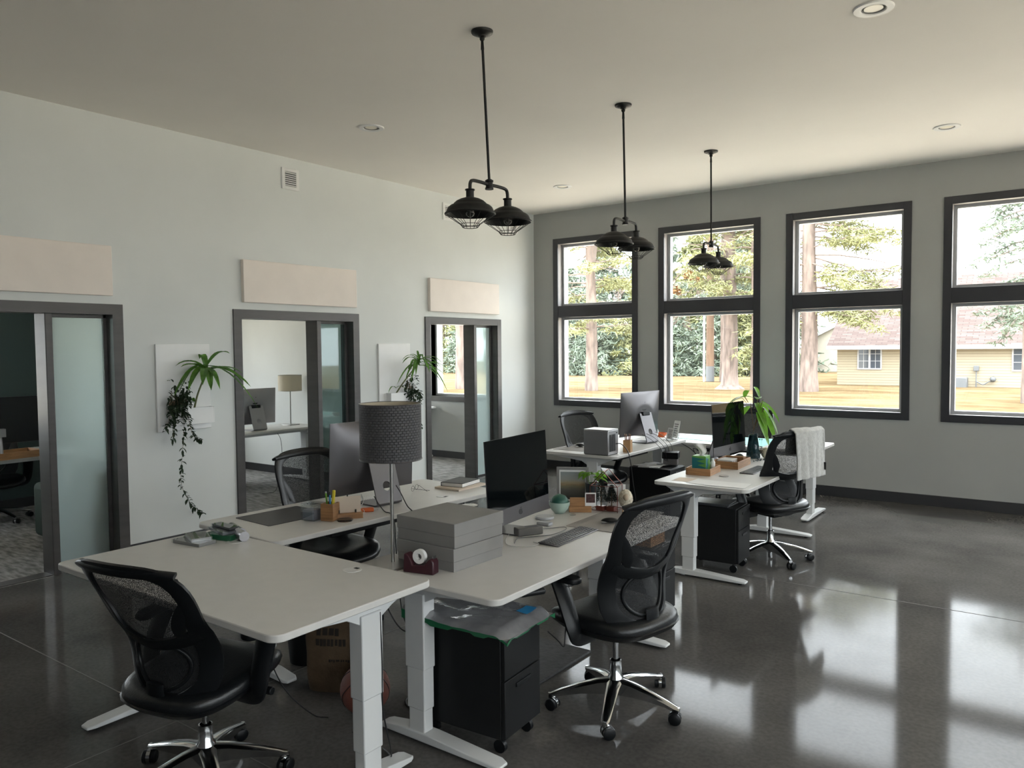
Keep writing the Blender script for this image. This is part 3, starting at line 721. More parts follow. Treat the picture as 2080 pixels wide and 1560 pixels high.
desk('white sit-stand desk with the green tissue box and wooden trays',4.185,-3.01,.72,1.92,.74,pi/2,((-.25,-.02),),flat_foot=.33)
hs=MB(); hs.box((0,0,0),(.12,.03,.026)); tag(hs.build('desk_controller',M_black,bevel=.011,seg=3,loc=(4.585,-6.70,.709)),'black height control paddle under the desk edge above the file cabinet','control')
bpy.data.objects['desk_controller'].rotation_euler.z=radians(62)

# ---------------------------------------------------------------- office chairs
def back_pt(u,v,zt=1.06,zb=.47):
    hw=.208+.050*max(0,v)**1.2
    hw+=-.035*max(0,(.14-v)/.14)**2
    x=-.205-.045*sin(pi*min(1,v/.55))*-1*.55-.16*max(0,v-.30)**1.4+.075*u*u*(1-.25*v)
    return Vector((x,u*hw,zb+(zt-zb)*v+.018*(1-u*u)*(v>.9)*(v-.9)*10))
def ribbon(mb,uv,w,th,nrm=(1,0,0),closed=False,BP=back_pt):
    """flat strap of width w, thickness th along a path on the back surface"""
    pts=[BP(*p) for p in uv]; n=len(pts); W=w if hasattr(w,'__len__') else [w]*n; vs=[];fs=[]
    for i,p in enumerate(pts):
        a=pts[(i-1)%n] if (closed or i>0) else p; b=pts[(i+1)%n] if (closed or i<n-1) else p
        t=(b-a).normalized(); u,v=uv[i]; du=(BP(u+.02,v)-BP(u-.02,v)); dv=(BP(u,v+.02)-BP(u,v-.02)); N=du.cross(dv).normalized()
        sd=t.cross(N).normalized()
        for k in range(8):
            q=2*pi*(k+.5)/8; cx=abs(cos(q))**.6*(1 if cos(q)>0 else -1); sy=abs(sin(q))**.6*(1 if sin(q)>0 else -1)
            vs.append(p+sd*W[i]*.5*cx+N*th*.5*sy)
    m=n if closed else n-1
    for i in range(m):
        j=(i+1)%n
        for k in range(8): fs.append((i*8+k,i*8+(k+1)%8,j*8+(k+1)%8,j*8+k))
    if not closed: fs.append(tuple(range(7,-1,-1))); fs.append(tuple(range((n-1)*8,n*8)))
    return mb.add(vs,fs)
def outline(n=72,u0=.93,v0=0.0,v1=.985,ex=5.0):
    P=[]
    for k in range(n):
        a=2*pi*k/n; c,s=cos(a),sin(a); r=(abs(c)**ex+abs(s)**ex)**(-1/ex)
        P.append((u0*c*r,(v0+v1)/2+(v1-v0)/2*s*r))
    return P
def make_chair(label):
    t=thing('office_chair',label,'office chair',(0,0,0),0,'black mesh office chairs')
    # five star base
    b=MB(); b.lathe([(.030,.062),(.036,.07),(.040,.115),(.036,.155),(.028,.165),(.027,.235),(.022,.237)],n=24)
    for k in range(5):
        a=2*pi*k/5; d=Vector((cos(a),sin(a),0)); sd=Vector((-sin(a),cos(a),0)); vs=[];fs=[]
        for (r,zt,h,w_) in ((.02,.148,.075,.036),(.09,.140,.062,.030),(.17,.122,.044,.026),(.25,.098,.028,.022),(.295,.082,.022,.019),(.315,.076,.018,.012)):
            c=d*r
            vs += [c-sd*w_*.8+Vector((0,0,zt-h)),c+sd*w_*.8+Vector((0,0,zt-h)),c+sd*w_+Vector((0,0,zt-.008)),c+sd*w_*.55+Vector((0,0,zt)),c-sd*w_*.55+Vector((0,0,zt)),c-sd*w_+Vector((0,0,zt-.008))]
        for i in range(5):
            for q in range(6): fs.append((i*6+q,i*6+(q+1)%6,i*6+6+(q+1)%6,i*6+6+q))
        fs.append((30,31,32,33,34,35)); b.add(vs,fs)
    b.build('star_base',M_chrome,t,smooth=True,angle=50)
    for k in range(5):
        a=2*pi*k/5; p=Vector((cos(a)*.308,sin(a)*.308,0)); ca=a+(.5,1.9,-.8,2.6,.9)[k]; ax=Vector((cos(ca),sin(ca),0)); off=Vector((-ax.y,ax.x,0))*.014
        h=MB(); h.tube([p+Vector((0,0,.05)),p+Vector((0,0,.078))],.009,10)
        h.tube([p+off-ax*.0075+Vector((0,0,.030)),p+off+ax*.0075+Vector((0,0,.030))],.030,18)
        cs=h.build('caster',M_chrome,t,smooth=True,angle=40)
        w_=MB()
        for s in (-1,1):
            q=p+off+ax*s*.0175+Vector((0,0,.0282)); w_.tube([q-ax*.0095,q-ax*.006,q+ax*.006,q+ax*.0095],[.0235,.028,.028,.0235],20)
        w_.build('wheel',M_black,cs,smooth=True,angle=40)
    g=MB(); g.cyl((0,0,.20),.0135,.20,16); g.build('gas_lift',M_chrome,t,smooth=True,angle=40)
    g=MB(); g.cyl((0,0,.012),.017,.06,14); g.build('lift_tail',M_chrome,t,smooth=True)
    m=MB(); m.box((-.01,0,.395),(.20,.16,.055)); m.tube(bez([(.02,-.08,.395),(.05,-.18,.392),(.07,-.235,.388)],6),.007,8); m.tube([(.07,-.225,.388),(.075,-.275,.387)],[.015,.017],10); m.build('tilt_mechanism',M_black,t,bevel=.008)
    def seat_pt(u,v):
        a=2*pi*u; ex=3.2; c,s=cos(a),sin(a); r=(abs(c)**ex+abs(s)**ex)**(-1/ex)
        return c*r,s*r
    # seat shell and cushion
    def cushion(zlo,zhi,rx,ry,dip):
        q=MB(); n=48; rings=[(.86,0),(.97,.18),(1,.45),(.985,.75),(.93,.93),(.80,1.0),(.55,1.0),(.25,1.0),(.01,1.0)]
        def z_at(x,y,f): return zlo+(zhi-zlo)*f-(.05*max(0,(x/rx-.55)/.45)**2)*(.6+.4*f)+(dip*((x/rx)**2*.5*(x<0)+(y/ry)**2*.7)-.014)*(f>.9)
        return q.grid(lambda u,v:(lambda k:(lambda cs:Vector((cs[0]*rx*k[0]+.012,cs[1]*ry*k[0],z_at(cs[0]*rx*k[0],cs[1]*ry*k[0],k[1]))))(seat_pt(u,0)))(rings[int(round(v*8))]),n,8)
    cushion(.425,.505,.268,.250,.022).build('seat',M_leather,t,smooth=True,angle=60)
    sh=MB(); n=40
    R=[(.30,.405,.0),(.72,.408,.0),(.93,.425,.0),(1.0,.452,.0),(.97,.456,.0)]
    sh.grid(lambda u,v:(lambda k,cs:Vector((cs[0]*.258*k[0]-.004,cs[1]*.253*k[0],k[1]-.05*max(0,(cs[0]*k[0]-.55)/.45)**2)))(R[int(round(v*4))],seat_pt(u,0)),n,4)
    sh.build('seat_shell',M_black,t,smooth=True,angle=60)
    # back: outer frame, cross band, inner strips, mesh
    f=MB(); ol=outline(); W=[.052+(.034 if v<.46 else .012+.03*max(0,(.62-v)/.16) if v<.62 else .012)*min(1,max(0,abs(u)-.45)*3) for u,v in ol]
    ribbon(f,ol,W,.020,closed=True)
    top=[(-.93+1.86*k/24,.975) for k in range(25)]; ribbon(f,top,[.016+.024*(1-((k-12)/12)**6) for k in range(25)],.032)
    fr=f.build('back_frame',M_black,t,smooth=True,angle=50)
    f=MB(); band=[(-.93+1.86*k/28,.50-.10*(1-((k-14)/14)**2)) for k in range(29)]; ribbon(f,band,[.050+.02*abs((k-14)/14) for k in range(29)],.022); f.build('cross_band',M_black,fr,smooth=True,angle=50)
    for s in (-1,1):
        f=MB(); st=[(s*(.96-.33*sin(pi/2*k/14)),.80-.36*k/14) for k in range(15)]; ribbon(f,st,[.03+.028*sin(pi*k/14) for k in range(15)],.016); f.build('inner_strip',M_black,fr,smooth=True,angle=50)
    lo=[(.62*cos(2*pi*k/48),.245+.185*sin(2*pi*k/48)) for k in range(48)]
    f=MB(); ribbon(f,lo,.016,.016,closed=True); f.build('lumbar_ring',M_black,fr,smooth=True,angle=50)
    mu=MB(); mu.grid(lambda a,b_:(lambda v:back_pt((2*a-1)*(.93 if v>.78 else .93-.30*sin(pi/2*(.78-v)/.36)),v)+Vector((.004,0,0)))(.42+.53*b_),18,20); mu.build('upper_mesh',M_mesh,t,smooth=True)
    ml=MB(); ml.grid(lambda a,b_:back_pt((2*a-1)*.90,.02+.42*b_)+Vector((.004,0,0)),18,14); ml.build('lower_mesh',M_mesh,t,smooth=True)
    sp=MB(); sp.tube(bez([(-.03,0,.40),(-.14,0,.392),(-.205,0,.425),(-.215,0,.50),(-.212,0,.545)],8),[.026]*33,10,flat=(1.7,.5)); sp.build('back_support',M_black,t,smooth=True)
    for s in (-1,1):
        a=MB(); a.tube(bez([(.0,s*.15,.405),(.0,s*.25,.41),(.0,s*.282,.46),(.045,s*.284,.57),(.10,s*.275,.665)],8),[.025+.007*(k/32) for k in range(33)],10,flat=(.6,1.5)); ar=a.build('armrest',M_black,t,smooth=True)
        p=MB(); p.prism([(x+.085,y+s*.277) for x,y in rrect(.225,.075,.034,6)],.668,.698); p.build('arm_pad',M_black,ar,bevel=.010,seg=3)
    return t
chair0=None
def chair(label,x,y,face,base_rot=0.0,h=1.0,tilt=0.0):
    global chair0
    if chair0 is None: chair0=make_chair(label); t=chair0
    else: t=copy_tree(chair0)
    t['label']=label; t.location=(x,y,0); t.rotation_euler=(0,0,face); t.scale=(1.04,1.04,h)
    for c in [o for o in S.objects if o.parent is t]:
        n=c.name.split('.')[0]
        if n in ('star_base','caster'): c.rotation_euler.z=base_rot-face
        elif tilt and n not in ('gas_lift','lift_tail'):
            P=Vector((0,0,.40)); R=Matrix.Rotation(-tilt,3,'Y'); c.rotation_euler=(0,-tilt,0); c.location=P-R@P
    return t
chair('black mesh office chair tucked against the lamp desk, its back turned right',4.655,-6.10,rot_to((-.975,.2)),atan2(-.288,.104))
chair('black mesh office chair facing the near desk, closest to the viewer',3.585,-7.615,rot_to((-.20,.98)),atan2(-.063,-.316),.955,radians(8))
chair('black mesh office chair between the charcoal desk pad and the doorways',2.55,-6.05,rot_to((.99,-.08)),.4)
chair('black mesh office chair behind the cube computer, near the room corner',2.56,-2.66,rot_to((.97,-.2)),.9,1.01)
chair('black mesh office chair with the grey towel over its back',4.428,-3.053,rot_to((-.90,.43)),atan2(-.223,.226))
chair('black mesh office chair on the window side of the teal mat desk',3.36,-.66,rot_to((.0,-1)),.2,.94)

# ---------------------------------------------------------------- computers
def apple(mb,c,h,M):
    P=[]
    for k in range(60):
        a=2*pi*k/60; r=.44*(1-.10*cos(2*(a-pi/2))*.9-.10*max(0,sin(a))**8-.07*max(0,-sin(a))**10)
        x,y=r*cos(a)*1.02,r*sin(a)-.07
        dx,dy=x-.52,y-.04
        if dx*dx+dy*dy<.18**2:
            q=atan2(dy,dx); x,y=.52+.18*cos(q),.04+.18*sin(q)
        P.append((x*h,y*h))
    mb.prism(P,0,.0012,M)
    lf=[(.0,.34),(.03,.44),(.10,.52),(.19,.56),(.18,.46),(.12,.38)]
    mb.prism([(x*h,y*h) for x,y in lf],0,.0012,M)
def imac(label,x,y,z,face,tilt=4,w=.652,hb=.452,lift=.072,body=None):
    body=body or M_space
    t=thing('desktop_computer',label,'computer',(x,y,z),face,'all-in-one desktop computers')
    T=Matrix.Translation((.055,0,lift))@Matrix.Rotation(radians(-tilt),4,'Y')   # local frame: x out of the screen, y left-right, z up
    b=MB(); nu,nv=36,28
    def back(u,v):
        a,b_=2*u-1,v; e=max(0,(1-a*a))*max(0,1-(2*b_-1)**2)
        return T@Vector((-.006-.052*min(1,e*1.25)**.8,a*w/2,b_*hb))
    b.grid(back,nu,nv)
    edge=[(-w/2,0),(w/2,0),(w/2,hb),(-w/2,hb)]
    vs=[T@Vector((d,p,q)) for d in (-.006,0) for p,q in edge]; b.add(vs,[(0,1,5,4),(1,2,6,5),(2,3,7,6),(3,0,4,7)])
    bo=b.build('housing',body,t,smooth=True,angle=40)
    ch=.082
    f=MB(); f.add([T@Vector((.0,p,q)) for p,q in ((-w/2,0),(w/2,0),(w/2,ch),(-w/2,ch))],[(0,1,2,3)]); f.build('chin',body,bo)
    s=MB(); s.prism(rrect(w,hb-ch,.006,3),0,.0016,T@Matrix.Translation((-.0004,0,ch+(hb-ch)/2))@Matrix(((0,0,1,0),(1,0,0,0),(0,1,0,0),(0,0,0,1)))); s.build('screen',M_screen,t)
    l=MB(); apple(l,None,.040,T@Matrix.Translation((.0002,0,ch*.52))@Matrix(((0,0,1,0),(1,0,0,0),(0,1,0,0),(0,0,0,1)))); l.build('front_logo',M_sign,t)
    l=MB(); apple(l,None,.092,T@Matrix.Translation((-.0555,0,hb*.665))@Matrix.Rotation(radians(3),4,'Y')@Matrix(((0,0,-1,0),(-1,0,0,0),(0,1,0,0),(0,0,0,1)))); l.build('rear_logo',M_sign,t)
    # bent stand with a round cable hole
    st=MB(); hw=.098
    path=[(.095,.004),(.02,.004),(-.095,.004),(-.118,.010),(-.122,.024)]; topp=(-.028,lift+.235)
    for (a,b_) in zip(path,path[1:]):
        st.add([(a[0],-hw,a[1]-.0035),(a[0],hw,a[1]-.0035),(b_[0],hw,b_[1]-.0035),(b_[0],-hw,b_[1]-.0035),(a[0],-hw,a[1]+.0035),(a[0],hw,a[1]+.0035),(b_[0],hw,b_[1]+.0035),(b_[0],-hw,b_[1]+.0035)],[(0,3,2,1),(4,5,6,7),(0,1,5,4),(1,2,6,5),(2,3,7,6),(3,0,4,7)])
    # leaning plate
    p0=Vector((-.122,0,.018)); p1=Vector((topp[0],0,topp[1])); ax=(p1-p0); H=ax.length; ax.normalize(); N=ax.cross(Vector((0,1,0)))
    Mx=Matrix(((0,ax.x,N.x,p0.x),(1,ax.y,N.y,p0.y),(0,ax.z,N.z,p0.z),(0,0,0,1)))
    K=40; circ=[(.030*cos(2*pi*k/K),H*.34+.030*sin(2*pi*k/K)) for k in range(K)]; outer=[]
    for k in range(K):
        a=2*pi*k/K; dx,dy=cos(a),sin(a); sc=[]
        if abs(dx)>1e-6: sc.append(hw/abs(dx))
        if dy>1e-6: sc.append((H-H*.34)/dy)
        if dy<-1e-6: sc.append((H*.34)/-dy)
        r=min(sc); outer.append((dx*r,H*.34+dy*r))
    for c in ((hw,0),(-hw,0),(hw,H),(-hw,H)):
        i=min(range(K),key=lambda k:(outer[k][0]-c[0])**2+(outer[k][1]-c[1])**2); outer[i]=c
    vs=[];fs=[]
    for zz in (-.004,.004):
        vs += [Mx@Vector((x_,y_,zz)) for x_,y_ in circ]+[Mx@Vector((x_,y_,zz)) for x_,y_ in outer]
    for k in range(K):
        k2=(k+1)%K
        fs += [(k,k2,K+k2,K+k),(2*K+k,3*K+k,3*K+k2,2*K+k2),(K+k,K+k2,3*K+k2,3*K+k),(k2,k,2*K+k,2*K+k2)]
    st.add(vs,fs); st.build('stand',M_alu if body is M_alu else M_space,t,smooth=True,angle=30)
    hg=MB(); hg.box((-.022,0,lift+.225),(.05,.12,.04),Matrix.Rotation(radians(10),3,'Y')); hg.build('hinge',M_blackm,t,bevel=.006)
    return t
imac('dark-screened all-in-one computer beside the grey boxes',3.965,-5.995,.753,rot_to((.99,.10)),3)
imac('all-in-one computer seen from behind, partly hidden by the lamp shade',2.88,-5.955,.78,rot_to((-.99,.10)),3)
imac('all-in-one computer seen from behind, next to the pale cube',2.81,-2.12,.76,rot_to((-.985,.17)),3)
imac('all-in-one computer whose screen mirrors the lawn, near the potted plant',3.90,-2.69,.72,rot_to((.998,-.07)),3)
cu=thing('cube_computer','pale silver cube computer at the corner of its white desk','computer',(2.885,-3.125,.76),radians(1))
MB().box((0,0,.1165),(.255,.20,.225)).build('case',M_alu,cu,bevel=.006)
MB().box((0,0,.232),(.252,.197,.006)).build('top_plate',M_vinyl,cu,bevel=.002)
f=MB(); f.b2((-.12,-.095,0),(.12,.095,.004)); f.build('base',M_blackm,cu)
f=MB()
for q in range(10): f.b2((.1276,-.075+q*.012,.035),(.1286,-.069+q*.012,.19))
f.build('vent_slots',M_blackm,cu)
MB().b2((.1276,.055,.195),(.130,.075,.205)).build('port',M_blackm,cu)

M_key = mat('dark_grey_key', (.035,.036,.038), .3)
def keyboard(label,x,y,z,face,w=.42,d=.115,dark=True):
    t=thing('keyboard',label,'keyboard',(x,y,z),face,'slim keyboards')
    b=MB(); b.add([(-d/2,-w/2,0),(d/2,-w/2,0),(d/2,w/2,0),(-d/2,w/2,0),(-d/2,-w/2,.005),(d/2,-w/2,.011),(d/2,w/2,.011),(-d/2,w/2,.005)],[(3,2,1,0),(4,5,6,7),(0,1,5,4),(1,2,6,5),(2,3,7,6),(3,0,4,7)])
    b.build('tray',M_space if dark else M_alu,t,bevel=.002)
    k=MB(); n=20
    for r in range(6):
        xx=-d/2+.012+r*(d-.022)/5.6; zz=.0055+.006*(xx+d/2)/d
        for c in range(n):
            if r==0 and 4<=c<=9:
                if c==4: k.box((xx+.004,-w/2+.012+7*(w-.016)/n,zz+.001),(.014,(w/n)*6-.003,.002))
                continue
            k.box((xx+.004,-w/2+.018+c*(w-.018)/n,zz+.001),(.013,w/n-.006,.002))
    k.build('keys',M_key if dark else M_white,t)
    return t
keyboard('dark keyboard in front of the dark-screened computer',4.295,-5.94,.753,pi+.03,.43,.118)
keyboard('dark keyboard beside the wooden tray of papers',4.308,-3.07,.72,pi,.43,.115)
keyboard('silver keyboard behind the lamp, in front of the computer seen from behind',2.74,-5.99,.78,-.1,.42,.115,False)
def mouse(label,x,y,z,face,m=M_black):
    t=thing('computer_mouse',label,'mouse',(x,y,z),face,'computer mice')
    MB().ball((0,0,.006),.034,20,12,(1.65,.9,.75),lambda d:1 if d.z>0 else .35).build('body',m,t,smooth=True)
    MB().b2((-.05,-.022,0),(.05,.022,.004)).build('base',M_alu,t,bevel=.002); return t
mouse('black mouse on the grey desk pad by the small trees',4.325,-5.55,.757,.5)
mouse('dark mouse beside the keyboard on the tissue box desk',4.375,-2.80,.72,.1,M_maroon)
mouse('black mouse on the pad behind the cube computer',2.465,-2.80,.763,.2)
tag(MB().prism(rrect(.32,.62,.012),0,.003,Matrix.Translation((4.30,-5.43,.753))@Matrix.Rotation(.02,4,'Z')).build('desk_pad',M_grey),'grey felt desk pad under the black mouse','desk pad')
tag(MB().prism(rrect(.345,.42,.012),0,.003,Matrix.Translation((2.70,-6.535,.78))@Matrix.Rotation(-.06,4,'Z')).build('desk_pad',M_dark),'charcoal desk pad beside the clear plastic box','desk pad')
tag(MB().prism(rrect(.34,.36,.012),0,.003,Matrix.Translation((2.49,-2.9,.76))).build('desk_pad',M_grey),'grey desk pad behind the pale cube computer','desk pad')
tag(MB().prism([(2.83,-1.30),(3.86,-1.53),(3.83,-.86),(2.80,-.845)],.72,.723).build('cutting_mat',M_teal),'teal cutting mat on the desk under the windows','mat')

# ---------------------------------------------------------------- pendant lamps
def pendant(label,x,y,lean=0.0):
    t=thing('pendant_lamp',label,'pendant lamp',(x,y,CEIL),0,'double barn pendant lamps')
    MB().lathe([(.0,-.034),(.022,-.034),(.026,-.026),(.045,-.022),(.05,-.018),(.064,-.014),(.067,-.008),(.067,0)],n=36).build('canopy',M_iron,t,smooth=True,angle=40)
    b=MB(); b.ball((0,0,-.045),.016,12,8); b.tube([(0,0,-.05),(0,lean*.05,-.11)],[.008,.011],10); b.tube([(0,lean*.06,-.10),(0,lean,-.885)],.0085,10); b.build('rod',M_iron,t,smooth=True,angle=40)
    z=-.915
    b=MB(); b.lathe([(.0,.032),(.016,.032),(.018,.028),(.026,.026),(.026,.016),(.022,.012),(.022,-.016),(.026,-.020),(.026,-.030),(0,-.030)],(0,lean,z),24); b.build('hub',M_iron,t,smooth=True,angle=40)
    for s in (-1,1):
        b=MB(); b.tube(bez([(0,lean+s*.02,z+.0),(0,lean+s*.10,z+.002),(0,lean+s*.165,z-.002),(0,lean+s*.186,z-.02),(0,lean+s*.190,z-.06)],7),.0105,10); b.build('arm',M_iron,t,smooth=True)
        c=(0,lean+s*.190,z)
        b=MB(); b.lathe([(.0,-.058),(.029,-.058),(.030,-.064),(.024,-.068),(.024,-.112)],c,24); b.build('socket',M_iron,t,smooth=True,angle=40)
        sh=MB(); prof=[(.024,-.108),(.032,-.108),(.058,-.116),(.082,-.128),(.098,-.142),(.104,-.150),(.118,-.155),(.134,-.168),(.142,-.185),(.144,-.196),(.153,-.199),(.155,-.206),(.150,-.210),(.142,-.204),(.139,-.190),(.130,-.172),(.098,-.150),(.05,-.122),(.0,-.116)]
        sh.lathe(prof,c,48); so=sh.build('shade',M_iron,t,smooth=True,angle=50)
        g=MB(); zt,zb=-.207,-.285
        g.loop([(c[0]+.046*cos(2*pi*k/28),c[1]+.046*sin(2*pi*k/28),z+zb) for k in range(28)],.0022,6)
        g.loop([(c[0]+.060*cos(2*pi*k/28),c[1]+.060*sin(2*pi*k/28),z+zb+.018) for k in range(28)],.0018,6)
        for k in range(14):
            a=2*pi*k/14; d=Vector((cos(a),sin(a),0)); cc=Vector(c)
            g.tube([cc+d*.146+Vector((0,0,zt)),cc+d*.128+Vector((0,0,zt-.014)),cc+d*.060+Vector((0,0,zb+.018)),cc+d*.046+Vector((0,0,zb))],.0017,5,False)
        g.build('wire_cage',M_iron,so,smooth=True)
        MB().ball((c[0],c[1],z-.19),.030,16,12,(1,1,1.15)).build('bulb',M_bulb,t,smooth=True)
        MB().cyl((c[0],c[1],z-.158),.014,.046,14).build('bulb_base',M_nick,t,smooth=True)
    return t
pendant('double pendant lamp with caged black shades, hanging nearest the viewer',3.47,-5.585,.055)
pendant('double pendant lamp with caged black shades, in front of the first window',3.47,-3.775,.03)
pendant('double pendant lamp with caged black shades, in front of the second window',3.46,-1.925,.01)

# ---------------------------------------------------------------- wall planters
def leafy(mb,base,dirv,L,wd,arch,n=7,fold=.18,xmin=None):
    d=Vector(dirv).normalized(); pts=[Vector(base)+d*L*(k/n)+Vector((0,0,-arch*L*(k/n)**2)) for k in range(n+1)]
    if xmin is not None:
        for p in pts: p.x=max(p.x,xmin+.3*max(0,p.x-xmin))
    W=[wd*(sin(pi*min(1,(k/n)*.85+.12))**.8) for k in range(n+1)]; W[-1]=.001
    return mb.blade(pts,W,fold=fold)
def planter(y0,lab,seed,strand):
    rr=random.Random(seed); yc=y0+.257
    t=thing('wall_planter','white wall planter board with a pocket, '+lab,'planter',(.001,yc,1.045),0,'white wall planters')
    MB().b2((0,-.257,0),(.022,.257,.765)).build('board',M_white,t,bevel=.004)
    p=MB(); p.b2((.022,-.15,.055),(.027,.240,.20)); p.b2((.027,-.15,.055),(.10,-.144,.20)); p.b2((.027,.234,.055),(.10,.240,.20)); p.b2((.094,-.15,.055),(.10,.240,.20)); p.b2((.027,-.15,.055),(.10,.240,.062)); p.build('pocket',M_white,t,bevel=.002)
    MB().b2((.028,-.143,.062),(.093,.233,.188)).build('soil',M_stemb,t)
    return t
planter(-5.792,'between the dark office and the lamp office',1,1)
planter(-3.157,'beside the doorway nearest the windows',2,0)
def dracaena(label,x,y,z,tip,seed,nl,broad,lo):
    rr=random.Random(seed); t=thing('dracaena',label,'plant',(x,y,z),0,'dracaenas in the wall planters')
    tip=Vector(tip); st=MB(); st.tube(bez([(0,0,0),tip*.35+Vector((0,-.01,.0)),tip*.75,tip],6),[.009-.003*k/18 for k in range(19)],8); st.build('stem',M_stem,t,smooth=True)
    lf=MB()
    for k in range(nl):
        a=2*pi*k/nl+rr.uniform(-.3,.3); el=rr.uniform(-.05,.75); L=rr.uniform(.28,.46)
        leafy(lf,tip+Vector((rr.gauss(0,.008),rr.gauss(0,.008),rr.uniform(-.05,.02))),(cos(a)*.45+.30,sin(a),el),L,broad*rr.uniform(.8,1.15),rr.uniform(.45,.95),xmin=-.035)
    for (dy,L,h) in lo: leafy(lf,Vector((0,0,.06)),(.15,dy,h),L,broad*.6,.9,xmin=-.03)
    lf.build('leaves',M_leaf,t,smooth=True); return t
dracaena('dracaena with long drooping leaves leaning out of the planter by the lamp office',.062,-5.47,1.2345,(.08,.09,.37),3,15,.062,[(-1,.26,.7),(-.4,.14,1.1)])
dracaena('spiky dracaena leaning across the doorway nearest the windows',.062,-2.93,1.2345,(.16,.22,.36),5,22,.034,[(-1,.2,.9),(1,.22,.8)])
def trailer(label,x,y,z,strands,seed,puff):
    rr=random.Random(seed); t=thing('trailing_plant',label,'plant',(x,y,z),0,'trailing plants in the wall planters')
    st=MB(); lf=MB()
    def leaf(p):
        d=Vector((rr.gauss(.3,.6),rr.gauss(0,1),rr.gauss(-.3,.6))); leafy(lf,p,d,rr.uniform(.028,.046),rr.uniform(.018,.030),.4,3)
    for pts in strands:
        ps=bez(pts,10); st.tube(ps,.0016,4,False)
        for k in range(0,len(ps)):
            for _ in range(1+(rr.random()<.4)): leaf(ps[k])
    for _ in range(puff):
        a=rr.uniform(0,6.28); r=.085*rr.random()**.6; p=Vector((.06+.05*cos(a)*rr.random(),r*cos(a)*1.1,.12+rr.gauss(-.06,.075)));
        leaf(p); leaf(p+Vector((0,.01,.012))); 
    for _ in range(16):
        a=rr.uniform(-1.4,1.4); st.tube([(.02,sin(a)*.02,.0),(.06,sin(a)*.06,.12+rr.uniform(-.05,.08)),(.085,sin(a)*.10,.05)],.0015,4,False)
    st.build('stems',M_stemb,t); lf.build('leaves',M_leafd,t); return t
trailer('string-leaved plant trailing a long strand down the wall by the dark office',.062,-5.655,1.2335,[[(.02,.02,.0),(.05,.05,.05),(.055,.05,-.15),(.05,.03,-.38),(.05,.01,-.62),(.05,.06,-.78),(.05,.15,-.90),(.05,.21,-.945)],[(.02,0,0),(.06,-.06,.0),(.06,-.10,-.1),(.06,-.125,-.17)],[(.02,.05,0),(.06,.08,-.05),(.05,.12,-.19),(.05,.16,-.26),(.05,.22,-.29)],[(.02,-.03,0),(.06,-.04,-.1),(.05,-.055,-.25)]],6,150)
trailer('wiry trailing plant hanging beside the doorway nearest the windows',.062,-2.74,1.2335,[[(.02,.0,.0),(.05,.06,.05),(.055,.08,-.15),(.05,.05,-.33),(.05,.09,-.5),(.05,.13,-.62)],[(.02,0,0),(.06,.10,.02),(.06,.14,-.12),(.06,.10,-.3),(.06,.17,-.42)],[(.02,.05,0),(.06,.14,.02),(.05,.19,-.10)],[(.02,0,0),(.06,.02,.0),(.05,.0,-.2),(.05,.03,-.42)]],8,60)

# ---------------------------------------------------------------- table lamps
def table_lamp(label,x,y,z,sr,sz0,sz1,m,base,pole_off=(0,0)):
    t=thing('table_lamp',label,'lamp',(x,y,z),0,'tall table lamps')
    MB().prism(rrect(base,base,.006,3),0,.010).build('base',M_nick,t,bevel=.002)
    MB().tube([(0,0,.010),(0,0,sz0+.05)],.0085,14).build('pole',M_nick,t,smooth=True,angle=40)
    s=MB(); s.lathe([(sr,sz0),(sr,sz1)],n=64); s.build('shade',m,t,smooth=True)
    s=MB(); s.lathe([(sr-.003,sz0),(sr-.003,sz1)],n=64); s.build('shade_lining',M_shadein,t,smooth=True)
    r=MB()
    for zz in (sz0,sz1): r.loop([(sr*cos(2*pi*k/64),sr*sin(2*pi*k/64),zz) for k in range(64)],.003,6)
    for k in range(3): a=2*pi*k/3; r.tube([(0,0,sz0+.05),(sr*cos(a),sr*sin(a),sz0+.05)],.002,5)
    r.build('shade_ring',M_nick if m is M_cream else M_space,t,smooth=True)
    MB().ball((0,0,sz0+.11),.03,14,10).build('bulb',M_lens,t,smooth=True)
    return t
table_lamp('tall table lamp with a quilted grey drum shade on a nickel pole',3.885,-6.83,.753,.142,.49,.745,M_shade,.21)

# ---------------------------------------------------------------- things on the lamp desk
Bz=.753
def lidbox(label,x,y,z,w,d,h,rz):
    t=thing('storage_box',label,'box',(x,y,z),rz,'grey lidded boxes')
    MB().b2((-w/2,-d/2,0),(w/2,d/2,h-.03)).build('body',M_greyc,t,bevel=.002)
    MB().b2((-w/2-.004,-d/2-.004,h-.06),(w/2+.004,d/2+.004,h)).build('lid',M_greyc,t,bevel=.003); return t
lidbox('lower grey lidded box of the pair beside the lamp, behind the tape dispenser',4.045,-6.605,Bz,.355,.345,.105,-.03)
lidbox('upper grey lidded box of the pair beside the lamp',4.045,-6.602,Bz+.1055,.355,.345,.112,-.02)
td=thing('tape_dispenser','dark maroon tape dispenser with a white roll, in front of the grey boxes','tape dispenser',(4.09,-6.86,Bz),radians(12))
MB().prism([(-.078,0),(.078,0),(.078,.055),(.066,.072),(.052,.068),(.030,.040),(-.03,.036),(-.045,.07),(-.062,.086),(-.074,.083)],-.026,.026,Matrix(((1,0,0,0),(0,0,-1,0),(0,1,0,0),(0,0,0,1)))).build('body',M_maroon,td,bevel=.006,seg=3)
r=MB(); r.lathe([(.014,-.010),(.032,-.010),(.032,.010),(.014,.010),(.014,-.010)],n=28); o=r.build('tape_roll',M_white,td,smooth=True,angle=40); o.rotation_euler=(pi/2,0,0); o.location=(-.004,0,.072)
MB().box((.070,0,.075),(.004,.026,.012)).build('cutter',M_chrome,td)
